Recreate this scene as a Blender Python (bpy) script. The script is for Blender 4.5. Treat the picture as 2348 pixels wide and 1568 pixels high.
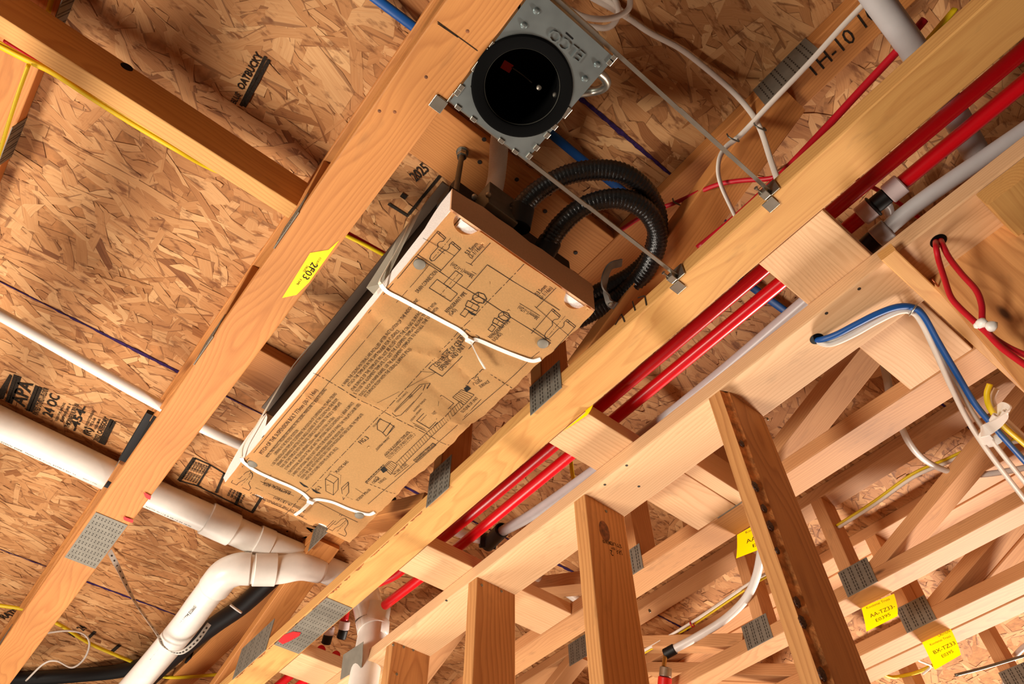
import bpy, bmesh, math, random
import numpy as np
from mathutils import Vector, Matrix

for _o in list(bpy.data.objects):
    bpy.data.objects.remove(_o)
random.seed(7); np.random.seed(7)
SC = bpy.context.scene
COL = SC.collection

# ------------------------------------------------------------------ camera
CZ = 1.5                                   # camera height above the floor
FPX = 1645.66                              # focal length in pixels of a 2348 px wide frame
R_ = Vector((0.77911602, -0.6268774, 0.00171823))
U_ = Vector((-0.49995799, -0.61971574, 0.60497472))
F_ = Vector((0.37818017, 0.47220454, 0.79624282))
cd = bpy.data.cameras.new('camera'); cam = bpy.data.objects.new('camera', cd); COL.objects.link(cam)
cd.sensor_width = 36.0; cd.lens = FPX / 2348.0 * 36.0; cd.clip_start = 0.02
cam.matrix_world = Matrix(((R_.x, U_.x, -F_.x, 0), (R_.y, U_.y, -F_.y, 0), (R_.z, U_.z, -F_.z, CZ), (0, 0, 0, 1)))
SC.camera = cam

# ------------------------------------------------------------------ light
SC.view_settings.view_transform = 'Standard'; SC.view_settings.look = 'None'
SC.view_settings.gamma = 1.0; SC.view_settings.use_curve_mapping = False
SC.view_settings.exposure = 0.0
W = bpy.data.worlds.new('world'); SC.world = W; W.use_nodes = True
W.node_tree.nodes['Background'].inputs[0].default_value = (1.0, 0.88, 0.74, 1)
W.node_tree.nodes['Background'].inputs[1].default_value = 0.06


def work_light(name, loc, aim, size, watts, colour, spread=math.radians(170)):
    ld = bpy.data.lights.new(name, 'AREA'); ld.shape = 'DISK'; ld.size = size; ld.energy = watts; ld.color = colour
    ld.spread = spread
    o = bpy.data.objects.new(name, ld); COL.objects.link(o); o.location = loc
    o.rotation_euler = (Vector(aim) - Vector(loc)).to_track_quat('-Z', 'Y').to_euler()
    return o


work_light('work_light', (-1.9, 1.6, 0.75), (0.4, 1.2, 2.7), 0.9, 58, (1.0, 0.89, 0.76), math.radians(130))
work_light('work_light', (0.15, 3.1, 0.4), (0.5, 1.3, 2.7), 1.3, 38, (1.0, 0.88, 0.76), math.radians(130))
work_light('work_light', (5.0, 1.15, 0.75), (1.3, 0.95, 2.6), 0.75, 145, (1.0, 0.87, 0.74), math.radians(130))

# ------------------------------------------------------------------ helpers
H = CZ + 1.12          # underside of the truss bottom chords
ZT = CZ + 1.476        # underside of the subfloor
MW = {}                # world matrix of each object


def ray(px, py):
    d = R_ * (px - 1174.0) + U_ * (784.0 - py) + F_ * FPX
    return d / d.z


def at(px, py, z):
    """point of the place seen at (px, py) that lies z metres above the camera"""
    d = ray(px, py) * z
    return Vector((d.x, d.y, d.z + CZ))


def atx(px, py, x):
    d = ray(px, py); d = d * (x / d.x)
    return Vector((d.x, d.y, d.z + CZ))


def aty(px, py, y):
    d = ray(px, py); d = d * (y / d.y)
    return Vector((d.x, d.y, d.z + CZ))


def lin(r, g, b):
    f = lambda c: (c / 255 / 12.92) if c / 255 <= 0.04045 else ((c / 255 + 0.055) / 1.055) ** 2.4
    return (f(r), f(g), f(b), 1.0)


def tag(o, label=None, cat=None, group=None, kind=None):
    if label: o['label'] = label
    if cat: o['category'] = cat
    if group: o['group'] = group
    if kind: o['kind'] = kind
    return o


def put(o, M, parent=None):
    MW[o.name] = M
    COL.objects.link(o)
    if parent is not None:
        o.parent = parent
        o.matrix_parent_inverse = MW[parent.name].inverted()
    o.matrix_basis = M
    return o


def thing(name, loc, label, cat, group=None, kind=None):
    o = bpy.data.objects.new(name, None); o.empty_display_size = 0.05
    put(o, Matrix.Translation(Vector(loc)))
    return tag(o, label, cat, group, kind)


def mesh_obj(name, verts, faces, mat, parent=None, M=None, smooth=False):
    me = bpy.data.meshes.new(name)
    me.from_pydata([tuple(v) for v in verts], [], faces)
    me.materials.append(mat); me.update()
    if smooth:
        me.polygons.foreach_set('use_smooth', [True] * len(me.polygons))
    o = bpy.data.objects.new(name, me)
    return put(o, M if M is not None else Matrix.Identity(4), parent)


def bm_obj(name, bm, mat, parent=None, M=None, smooth=False):
    me = bpy.data.meshes.new(name); bm.to_mesh(me); bm.free()
    me.materials.append(mat)
    if smooth:
        me.polygons.foreach_set('use_smooth', [True] * len(me.polygons))
    o = bpy.data.objects.new(name, me)
    return put(o, M if M is not None else Matrix.Identity(4), parent)


def axes(a, b, wdir):
    x = (b - a).normalized(); w = Vector(wdir); y = (w - x * w.dot(x)).normalized(); z = x.cross(y)
    return x, y, z


def frame(a, b, wdir, origin=None):
    x, y, z = axes(a, b, wdir); c = origin if origin is not None else (a + b) / 2
    return Matrix(((x.x, y.x, z.x, c.x), (x.y, y.y, z.y, c.y), (x.z, y.z, z.z, c.z), (0, 0, 0, 1)))


def box_bm(l, w, t, bev=0.003, seg=2, jitter=0.0):
    bm = bmesh.new(); bmesh.ops.create_cube(bm, size=1.0)
    for v in bm.verts:
        v.co = Vector((v.co.x * l, v.co.y * w, v.co.z * t))
    if bev > 0:
        es = [e for e in bm.edges if abs(e.verts[0].co.x - e.verts[1].co.x) > l * 0.5] if l > 5 * bev and seg == 2 else bm.edges[:]
        bmesh.ops.bevel(bm, geom=es, offset=bev, segments=seg, affect='EDGES', profile=0.5)
    return bm


def board(name, a, b, w, t, mat, wdir=(1, 0, 0), parent=None, bev=0.0025):
    """lumber from a to b; w wide along wdir and t thick; local x is the grain"""
    a = Vector(a); b = Vector(b)
    return bm_obj(name, box_bm((b - a).length, w, t, bev), mat, parent, frame(a, b, wdir))


def box(name, lo, hi, mat, parent=None, bev=0.0015, long=None):
    lo = Vector(lo); hi = Vector(hi); d = hi - lo; c = (lo + hi) / 2
    bm = bmesh.new(); bmesh.ops.create_cube(bm, size=1.0)
    for v in bm.verts: v.co = Vector((v.co.x * d.x, v.co.y * d.y, v.co.z * d.z))
    if bev > 0: bmesh.ops.bevel(bm, geom=bm.edges[:], offset=bev, segments=2, affect='EDGES', profile=0.5)
    return bm_obj(name, bm, mat, parent, Matrix.Translation(c))


def spline(pts, n=8):
    P = [Vector(p) for p in pts]
    if len(P) < 3: return P
    Q = [P[0] * 2 - P[1]] + P + [P[-1] * 2 - P[-2]]
    out = []
    for i in range(1, len(Q) - 2):
        p0, p1, p2, p3 = Q[i - 1], Q[i], Q[i + 1], Q[i + 2]
        for k in range(n):
            t = k / n
            out.append(0.5 * ((2 * p1) + (p2 - p0) * t + (2 * p0 - 5 * p1 + 4 * p2 - p3) * t * t + (3 * p1 - p0 - 3 * p2 + p3) * t ** 3))
    out.append(P[-1])
    return out


def tube_geo(path, r, sides=12, flat=1.0, flatdir=None, caps=True):
    """verts/faces of a tube; r may be a function of (index, arc length)"""
    n = len(path); V = []; Fc = []; s = 0.0
    T = []
    for i in range(n):
        a = path[max(i - 1, 0)]; b = path[min(i + 1, n - 1)]
        T.append((b - a).normalized())
    ref = Vector(flatdir) if flatdir else (Vector((0, 0, 1)) if abs(T[0].z) < 0.9 else Vector((1, 0, 0)))
    nrm = (ref - T[0] * ref.dot(T[0])).normalized()
    for i in range(n):
        if i: s += (path[i] - path[i - 1]).length
        nrm = (nrm - T[i] * nrm.dot(T[i])).normalized(); bn = T[i].cross(nrm)
        rr = r(i, s) if callable(r) else r
        for k in range(sides):
            th = 2 * math.pi * k / sides
            V.append(path[i] + nrm * (math.cos(th) * rr * flat) + bn * (math.sin(th) * rr))
    for i in range(n - 1):
        for k in range(sides):
            k2 = (k + 1) % sides
            Fc.append((i * sides + k, i * sides + k2, (i + 1) * sides + k2, (i + 1) * sides + k))
    if caps:
        Fc.append(tuple(range(sides - 1, -1, -1))); Fc.append(tuple((n - 1) * sides + k for k in range(sides)))
    return V, Fc


def tube(name, pts, r, mat, parent=None, n=8, sides=12, smooth_path=True, flat=1.0, flatdir=None, caps=True):
    path = spline(pts, n) if smooth_path else [Vector(p) for p in pts]
    V, Fc = tube_geo(path, r, sides, flat, flatdir, caps)
    o = mesh_obj(name, V, Fc, mat, parent)
    pol = o.data.polygons
    pol.foreach_set('use_smooth', [len(p.vertices) == 4 for p in pol])
    return o


def px_path(l):
    return [at(*q) for q in l]


def ribbon_geo(path, width, thick, wdir):
    """flat strap along path, width across"""
    V = []; Fc = []; n = len(path)
    for i in range(n):
        a = path[max(i - 1, 0)]; b = path[min(i + 1, n - 1)]; t = (b - a).normalized()
        w = Vector(wdir(i) if callable(wdir) else wdir); w = (w - t * w.dot(t)).normalized(); nn = t.cross(w)
        for sx, sy in ((-1, -1), (1, -1), (1, 1), (-1, 1)):
            V.append(path[i] + w * (sx * width / 2) + nn * (sy * thick / 2))
    for i in range(n - 1):
        for k in range(4):
            k2 = (k + 1) % 4
            Fc.append((i * 4 + k, i * 4 + k2, (i + 1) * 4 + k2, (i + 1) * 4 + k))
    Fc.append((3, 2, 1, 0)); Fc.append(tuple((n - 1) * 4 + k for k in range(4)))
    return V, Fc


def lathe_geo(profile, M, seg=32, close=False):
    """profile: (radius, height) pairs revolved about local z"""
    V = []; Fc = []; m = len(profile)
    for k in range(seg):
        th = 2 * math.pi * k / seg
        for (rr, z) in profile:
            V.append(M @ Vector((rr * math.cos(th), rr * math.sin(th), z)))
    for k in range(seg):
        k2 = (k + 1) % seg
        for i in range(m - 1):
            Fc.append((k * m + i, k2 * m + i, k2 * m + i + 1, k * m + i + 1))
        if close:
            Fc.append((k * m + m - 1, k2 * m + m - 1, k2 * m, k * m))
    return V, Fc


def lathe(name, profile, a, b, mat, parent=None, seg=32, close=False):
    """revolve around the axis a -> b; heights measured from a"""
    a = Vector(a); b = Vector(b); z = (b - a).normalized()
    x = z.orthogonal().normalized(); y = z.cross(x)
    M = Matrix(((x.x, y.x, z.x, a.x), (x.y, y.y, z.y, a.y), (x.z, y.z, z.z, a.z), (0, 0, 0, 1)))
    V, Fc = lathe_geo(profile, M, seg, close)
    o = mesh_obj(name, V, Fc, mat, parent, smooth=False)
    return shade(o)


def shade(o, ang=35):
    me = o.data
    me.polygons.foreach_set('use_smooth', [True] * len(me.polygons))
    try:
        me.set_sharp_from_angle(angle=math.radians(ang))
    except Exception:
        pass
    return o


def flat_poly(name, pts, thick, mat, parent=None, nrm=(0, 0, -1)):
    """a thin solid sheet with the given outline, thick against nrm"""
    P = [Vector(p) for p in pts]; n = Vector(nrm).normalized(); k = len(P)
    V = P + [p - n * thick for p in P]
    Fc = [tuple(range(k)), tuple(range(2 * k - 1, k - 1, -1))] + [(i, i + k, (i + 1) % k + k, (i + 1) % k) for i in range(k)]
    o = mesh_obj(name, V, Fc, mat, parent)
    bm = bmesh.new(); bm.from_mesh(o.data); bmesh.ops.recalc_face_normals(bm, faces=bm.faces[:]); bm.to_mesh(o.data); bm.free()
    return o


# flat print: lettering and strokes laid on a surface
TXT = []      # (string, p0, p1, height, bucket)
BUCK = {}     # bucket -> [verts, faces]


def text(s, p0, p1, h, bucket, nrm=(0, 0, -1), squeeze=True):
    TXT.append((s, Vector(p0), Vector(p1), h, bucket, Vector(nrm), squeeze))


def stroke(p0, p1, w, bucket, nrm=(0, 0, -1), dash=None):
    p0 = Vector(p0); p1 = Vector(p1); n = Vector(nrm); L = (p1 - p0).length
    if L < 1e-6: return
    x = (p1 - p0) / L; y = n.cross(x).normalized()
    segs = []
    if dash:
        s = 0.0; i = 0
        while s < L:
            e = min(L, s + dash[i % len(dash)])
            if i % 2 == 0: segs.append((s, e))
            s = e; i += 1
    else:
        k = max(1, int(L / 0.05)); segs = [(L * i / k, L * (i + 1) / k) for i in range(k)]
    V, Fc = BUCK.setdefault(bucket, [[], []])
    for s, e in segs:
        b = len(V)
        V += [p0 + x * s - y * w / 2, p0 + x * e - y * w / 2, p0 + x * e + y * w / 2, p0 + x * s + y * w / 2]
        Fc.append((b, b + 1, b + 2, b + 3))


def poly_stroke(pts, w, bucket, closed=False, nrm=(0, 0, -1), dash=None):
    pts = [Vector(p) for p in pts]
    for i in range(len(pts) - (0 if closed else 1)):
        stroke(pts[i], pts[(i + 1) % len(pts)], w, bucket, nrm, dash)


def fill_poly(pts, bucket):
    V, Fc = BUCK.setdefault(bucket, [[], []]); b = len(V)
    V += [Vector(p) for p in pts]; Fc.append(tuple(range(b, b + len(pts))))


def flush_text():
    tmp = []
    for i, (s, *_r) in enumerate(TXT):
        c = bpy.data.curves.new('t', 'FONT'); c.body = s; c.resolution_u = 2; c.offset = 0.022 if _r[3] in ('apa', 'ul', 'mid', 'tbl', 'low') else 0.0
        o = bpy.data.objects.new('t', c); COL.objects.link(o); tmp.append(o)
    dg = bpy.context.evaluated_depsgraph_get()
    for o, (s, p0, p1, h, bucket, n, squeeze) in zip(tmp, TXT):
        me = o.evaluated_get(dg).to_mesh()
        vs = [v.co.copy() for v in me.vertices]; fs = [tuple(p.vertices) for p in me.polygons]
        if not vs: continue
        x0 = min(v.x for v in vs); x1 = max(v.x for v in vs)
        x = p1 - p0; L = x.length; x /= L; y = n.cross(x).normalized()
        sy = h / 0.72; sx = L / (x1 - x0) if squeeze else sy
        V, Fc = BUCK.setdefault(bucket, [[], []]); b = len(V)
        V += [p0 + x * ((v.x - x0) * sx) + y * (v.y * sy) for v in vs]
        Fc += [tuple(i + b for i in f) for f in fs]
    for o in tmp:
        c = o.data; bpy.data.objects.remove(o); bpy.data.curves.remove(c)
    TXT.clear()


def print_obj(name, bucket, mat, parent, disp=None):
    V, Fc = BUCK.pop(bucket)
    if disp: V = [disp(v) for v in V]
    return mesh_obj(name, V, Fc, mat, parent)
# ------------------------------------------------------------------ materials
def new_mat(name):
    m = bpy.data.materials.new(name); m.use_nodes = True
    nt = m.node_tree; b = nt.nodes['Principled BSDF']
    return m, nt, b


def nd(nt, t, **kw):
    n = nt.nodes.new(t)
    for k, v in kw.items():
        if k.startswith('i_'):
            n.inputs[int(k[2:])].default_value = v
        else:
            setattr(n, k, v)
    return n


def math_n(nt, op, a, b=None, c=None, clamp=False):
    n = nt.nodes.new('ShaderNodeMath'); n.operation = op; n.use_clamp = clamp
    for i, v in enumerate((a, b, c)):
        if v is None: continue
        if hasattr(v, 'is_linked') or isinstance(v, bpy.types.NodeSocket): nt.links.new(v, n.inputs[i])
        else: n.inputs[i].default_value = v
    return n.outputs[0]


def vmath(nt, op, a, b=None):
    n = nt.nodes.new('ShaderNodeVectorMath'); n.operation = op
    for i, v in enumerate((a, b)):
        if v is None: continue
        if isinstance(v, bpy.types.NodeSocket): nt.links.new(v, n.inputs[i])
        else: n.inputs[i].default_value = v
    return n.outputs[0]


def mixc(nt, f, a, b, mode='MIX'):
    n = nt.nodes.new('ShaderNodeMix'); n.data_type = 'RGBA'; n.blend_type = mode
    for i, v in ((0, f), (6, a), (7, b)):
        if isinstance(v, bpy.types.NodeSocket): nt.links.new(v, n.inputs[i])
        else: n.inputs[i].default_value = v
    return n.outputs[2]


def ramp(nt, f, stops):
    n = nt.nodes.new('ShaderNodeValToRGB'); cr = n.color_ramp
    while len(cr.elements) < len(stops): cr.elements.new(0.5)
    for e, (p, c) in zip(cr.elements, stops): e.position = p; e.color = c
    nt.links.new(f, n.inputs[0])
    return n.outputs[0]


def plain(name, col, rough=0.5, metal=0.0, spec=0.5, noise=0.0, nscale=40.0, bump=0.0, bscale=200.0, coat=0.0):
    m, nt, b = new_mat(name)
    b.inputs['Roughness'].default_value = rough; b.inputs['Metallic'].default_value = metal
    b.inputs['Specular IOR Level'].default_value = spec; b.inputs['Coat Weight'].default_value = coat
    tc = nd(nt, 'ShaderNodeTexCoord')
    nz = nd(nt, 'ShaderNodeTexNoise'); nz.inputs['Scale'].default_value = nscale; nz.inputs['Detail'].default_value = 2
    nt.links.new(tc.outputs['Object'], nz.inputs['Vector'])
    k = max(noise, 0.02)
    dark = (col[0] * (1 - k), col[1] * (1 - k), col[2] * (1 - k), 1); lite = tuple(min(1, c * (1 + k)) for c in col[:3]) + (1,)
    c = ramp(nt, nz.outputs['Fac'], [(0.3, dark), (0.7, lite)])
    nt.links.new(c, b.inputs['Base Color'])
    if bump > 0:
        n2 = nd(nt, 'ShaderNodeTexNoise'); n2.inputs['Scale'].default_value = bscale; n2.inputs['Detail'].default_value = 3
        nt.links.new(tc.outputs['Object'], n2.inputs['Vector'])
        bp = nd(nt, 'ShaderNodeBump'); bp.inputs['Strength'].default_value = bump; bp.inputs['Distance'].default_value = 0.002
        nt.links.new(n2.outputs['Fac'], bp.inputs['Height']); nt.links.new(bp.outputs[0], b.inputs['Normal'])
    return m


def wood(name, light, dark, ring=60.0, contrast=0.6, knots=0.5, knotcol=(0.10, 0.04, 0.015, 1), tone=0.15, wane=0.0):
    """sawn lumber: growth rings cut lengthwise (local x), fibre and knots"""
    m, nt, b = new_mat(name)
    tc = nd(nt, 'ShaderNodeTexCoord'); oi = nd(nt, 'ShaderNodeObjectInfo')
    rnd = oi.outputs['Random']
    off = nd(nt, 'ShaderNodeCombineXYZ')
    nt.links.new(math_n(nt, 'MULTIPLY', rnd, 37.0), off.inputs[0])
    nt.links.new(math_n(nt, 'MULTIPLY_ADD', rnd, 0.11, -0.02), off.inputs[1])
    nt.links.new(math_n(nt, 'MULTIPLY_ADD', math_n(nt, 'FRACT', math_n(nt, 'MULTIPLY', rnd, 7.3)), 0.10, 0.03), off.inputs[2])
    P = vmath(nt, 'ADD', tc.outputs['Object'], off.outputs[0])
    # knots
    kv = nd(nt, 'ShaderNodeTexVoronoi'); kv.inputs['Scale'].default_value = 1.0; kv.inputs['Randomness'].default_value = 0.9
    nt.links.new(vmath(nt, 'MULTIPLY', P, (2.6, 9.0, 9.0)), kv.inputs['Vector'])
    kd = kv.outputs['Distance']
    # waviness along the board
    nz = nd(nt, 'ShaderNodeTexNoise'); nz.inputs['Scale'].default_value = 1.0; nz.inputs['Detail'].default_value = 2.5
    nt.links.new(vmath(nt, 'MULTIPLY', P, (1.6, 7.0, 7.0)), nz.inputs['Vector'])
    swirl = math_n(nt, 'POWER', math_n(nt, 'SUBTRACT', 1.0, math_n(nt, 'MINIMUM', math_n(nt, 'MULTIPLY', kd, 1.7), 1.0)), 2.0)
    disp = math_n(nt, 'ADD', math_n(nt, 'MULTIPLY', math_n(nt, 'SUBTRACT', nz.outputs['Fac'], 0.5), 0.075), math_n(nt, 'MULTIPLY', swirl, 0.022 * (0.4 + knots)))
    sp = nd(nt, 'ShaderNodeSeparateXYZ'); nt.links.new(P, sp.inputs[0])
    rad = math_n(nt, 'SQRT', math_n(nt, 'ADD', math_n(nt, 'POWER', sp.outputs[1], 2.0), math_n(nt, 'POWER', sp.outputs[2], 2.0)))
    rr = math_n(nt, 'MULTIPLY', math_n(nt, 'ADD', rad, disp), ring * 2.9)
    saw = math_n(nt, 'FRACT', rr)
    late = math_n(nt, 'POWER', saw, 2.6)
    late = math_n(nt, 'MULTIPLY', late, math_n(nt, 'SMOOTH_MIN', 1.0, math_n(nt, 'MULTIPLY', math_n(nt, 'SUBTRACT', 1.0, saw), 6.0), 0.1))
    # fibre
    fb = nd(nt, 'ShaderNodeTexNoise'); fb.inputs['Scale'].default_value = 1.0; fb.inputs['Detail'].default_value = 1.5
    nt.links.new(vmath(nt, 'MULTIPLY', P, (12.0, 420.0, 420.0)), fb.inputs['Vector'])
    c = mixc(nt, math_n(nt, 'MULTIPLY', late, contrast), light, dark)
    c = mixc(nt, math_n(nt, 'MULTIPLY', math_n(nt, 'SUBTRACT', fb.outputs['Fac'], 0.35), 0.45, clamp=True), c, dark)
    hs = nd(nt, 'ShaderNodeHueSaturation')
    nt.links.new(c, hs.inputs['Color'])
    nt.links.new(math_n(nt, 'MULTIPLY_ADD', math_n(nt, 'FRACT', math_n(nt, 'MULTIPLY', rnd, 3.7)), tone * 2, 1.0 - tone), hs.inputs['Value'])
    c = mixc(nt, math_n(nt, 'MULTIPLY', math_n(nt, 'SUBTRACT', nz.outputs['Fac'], 0.45), 1.4, clamp=True), hs.outputs[0], dark, 'MULTIPLY')
    c = mixc(nt, 0.62, c, hs.outputs[0])
    if knots > 0:
        core = math_n(nt, 'MULTIPLY', math_n(nt, 'SUBTRACT', 0.055 + 0.03 * knots, kd), 26.0, clamp=True)
        sel = math_n(nt, 'GREATER_THAN', math_n(nt, 'FRACT', math_n(nt, 'MULTIPLY', nd_sep(nt, kv.outputs['Color']), 5.0)), 1.0 - 0.75 * knots)
        halo = math_n(nt, 'MULTIPLY', math_n(nt, 'MULTIPLY', math_n(nt, 'SUBTRACT', 0.20, kd), 5.0, clamp=True), 0.5)
        c = mixc(nt, math_n(nt, 'MULTIPLY', halo, sel), c, dark)
        c = mixc(nt, math_n(nt, 'MULTIPLY', core, sel), c, knotcol)
    # mill stains and handling marks
    st = nd(nt, 'ShaderNodeTexNoise'); st.inputs['Scale'].default_value = 1.0; st.inputs['Detail'].default_value = 3; st.inputs['Roughness'].default_value = 0.7
    nt.links.new(vmath(nt, 'MULTIPLY', P, (9.0, 26.0, 26.0)), st.inputs['Vector'])
    stm = math_n(nt, 'MULTIPLY', math_n(nt, 'SUBTRACT', st.outputs['Fac'], 0.60), 3.0 + wane, clamp=True)
    c = mixc(nt, math_n(nt, 'MULTIPLY', stm, 0.45), c, (0.12, 0.06, 0.028, 1))
    nt.links.new(c, b.inputs['Base Color'])
    b.inputs['Roughness'].default_value = 0.62; b.inputs['Specular IOR Level'].default_value = 0.35
    return m


def nd_sep(nt, col):
    s = nd(nt, 'ShaderNodeSeparateColor'); nt.links.new(col, s.inputs[0]); return s.outputs[0]


FIR = wood('fir_lumber', lin(204, 138, 75), lin(150, 82, 34), ring=62, contrast=0.55, knots=0.35)
FIR_Y = wood('pale_fir_lumber', lin(222, 168, 98), lin(176, 108, 48), ring=55, contrast=0.5, knots=0.4, wane=0.6)
SPRUCE = wood('spruce_lumber', lin(230, 188, 142), lin(186, 130, 82), ring=60, contrast=0.5, knots=0.35, tone=0.06)
SPRUCE_R = wood('rough_spruce_lumber', lin(212, 159, 108), lin(156, 95, 52), ring=70, contrast=0.45, knots=0.5, tone=0.12, wane=1.0)
STUD = wood('stud_lumber', lin(216, 158, 98), lin(146, 82, 36), ring=34, contrast=0.65, knots=0.5, tone=0.1, wane=0.5)
BARK = plain('inner_bark', lin(208, 136, 74), 0.85, noise=0.4, nscale=60, bump=0.8, bscale=160)
PITCH = plain('dried_resin', lin(70, 34, 16), 0.4, noise=0.8, nscale=420, bump=1.0, bscale=420)
FLANGE = plain('taupe_flange', lin(120, 100, 78), 0.6)

GALV = plain('galvanised_steel', lin(142, 152, 152), 0.38, 0.85, noise=0.14, nscale=26)
GALV_P = plain('plate_steel', lin(128, 122, 110), 0.62, 0.35, noise=0.10, nscale=40)
SLOT = plain('tooth_slot_shadow', lin(48, 40, 32), 0.7, noise=0.3)
STEEL = plain('zinc_steel', lin(176, 172, 160), 0.3, 0.9, noise=0.1)
DULLST = plain('dull_steel', lin(120, 118, 108), 0.45, 0.8, noise=0.15)
BLACKM = plain('black_enamel', lin(6, 6, 6), 0.6, 0.0, 0.15)
RINGM = plain('black_trim_ring', lin(7, 7, 7), 0.8, 0.0, 0.06)
UNITM = plain('charcoal_sheet_metal', lin(26, 23, 20), 0.55, 0.0, 0.25, noise=0.2)
BLKRUB = plain('black_rubber', lin(14, 14, 15), 0.5, 0, 0.4)
HOSE = plain('black_hose_skin', lin(20, 19, 19), 0.28, 0, 0.6, bump=0.5, bscale=240)
PVC = plain('white_pvc', lin(236, 232, 224), 0.32, 0, 0.5, noise=0.03)
PVCG = plain('grey_white_pvc', lin(186, 184, 184), 0.36, 0, 0.5, noise=0.03)
CLEARP = plain('clear_primed_pvc', lin(228, 222, 212), 0.12, 0, 0.6, noise=0.05, coat=0.5)
PEXW = plain('white_pex', lin(228, 226, 222), 0.35, 0, 0.5)
PEXR = plain('red_pex', lin(206, 8, 24), 0.3, 0, 0.5)
REDC = plain('red_cable_jacket', lin(190, 14, 34), 0.42, 0, 0.45)
REDV = plain('red_valve_handle', lin(200, 18, 18), 0.35)
BLUEC = plain('blue_cable_jacket', lin(10, 78, 150), 0.42, 0, 0.45)
YELC = plain('yellow_cable_jacket', lin(226, 196, 20), 0.45, 0, 0.4)
WHTC = plain('white_cable_jacket', lin(226, 216, 204), 0.45, 0, 0.4)
COLLAR = plain('translucent_collar', lin(222, 205, 205), 0.4)
FOAM = plain('white_foam', lin(238, 232, 226), 0.8, 0, 0.2, noise=0.04, nscale=200, bump=0.35, bscale=350)
CARD = plain('brown_cardboard', lin(228, 178, 118), 0.75, 0, 0.2, noise=0.05, nscale=300)
CARDS = plain('brown_cardboard_flap', lin(218, 172, 132), 0.8, 0, 0.2, noise=0.05, nscale=300)
INK = plain('black_print', lin(30, 26, 22), 0.7, 0, 0.2)
STAMP = plain('black_stamp_ink', lin(44, 36, 28), 0.8, 0, 0.15, noise=0.5, nscale=220)
PURPLE = plain('purple_edge_sealer', lin(46, 24, 70), 0.75, 0, 0.15, noise=0.4, nscale=120)
REDP = plain('red_spray_paint', lin(214, 26, 30), 0.6, noise=0.1)
TIE = plain('white_nylon', lin(240, 236, 228), 0.38, 0, 0.5)
TIEC = plain('milky_nylon', lin(225, 218, 198), 0.35, 0, 0.5)
INSUL = plain('white_hose_fabric', lin(222, 212, 198), 0.85, noise=0.05, nscale=500, bump=0.4, bscale=600)
REDTAG = plain('red_wire_tag', lin(220, 40, 26), 0.5)
BRASS = plain('brass', lin(190, 150, 80), 0.3, 0.9)
COPPER = plain('copper_strip', lin(196, 112, 74), 0.3, 0.9)
STRAPM = plain('pale_strap_steel', lin(196, 190, 180), 0.5, 0.1, noise=0.1)
DUCTT = plain('grey_cloth_tape', lin(130, 126, 118), 0.55, 0.2, noise=0.2)
CONC = plain('plywood_floor', lin(112, 92, 72), 0.8, noise=0.1, nscale=6)


def tag_mat():
    m, nt, b = new_mat('yellow_tag_paper')
    b.inputs['Base Color'].default_value = lin(255, 228, 8); b.inputs['Roughness'].default_value = 0.6
    tr = nd(nt, 'ShaderNodeBsdfTranslucent'); tr.inputs[0].default_value = lin(255, 205, 0)
    mx = nd(nt, 'ShaderNodeMixShader'); mx.inputs[0].default_value = 0.72
    nt.links.new(b.outputs[0], mx.inputs[1]); nt.links.new(tr.outputs[0], mx.inputs[2])
    nt.links.new(mx.outputs[0], nt.nodes['Material Output'].inputs[0])
    return m


YTAG = tag_mat()
YSTICK = plain('yellow_sticker', lin(255, 224, 0), 0.5, 0, 0.3)


def film_mat():
    m, nt, b = new_mat('clear_plastic_film')
    b.inputs['Base Color'].default_value = lin(235, 228, 205); b.inputs['Roughness'].default_value = 0.15
    b.inputs['Transmission Weight'].default_value = 0.0
    tp = nd(nt, 'ShaderNodeBsdfTransparent'); mx = nd(nt, 'ShaderNodeMixShader'); mx.inputs[0].default_value = 0.62
    nt.links.new(b.outputs[0], mx.inputs[1]); nt.links.new(tp.outputs[0], mx.inputs[2])
    nt.links.new(mx.outputs[0], nt.nodes['Material Output'].inputs[0])
    return m


FILM = film_mat()


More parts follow.
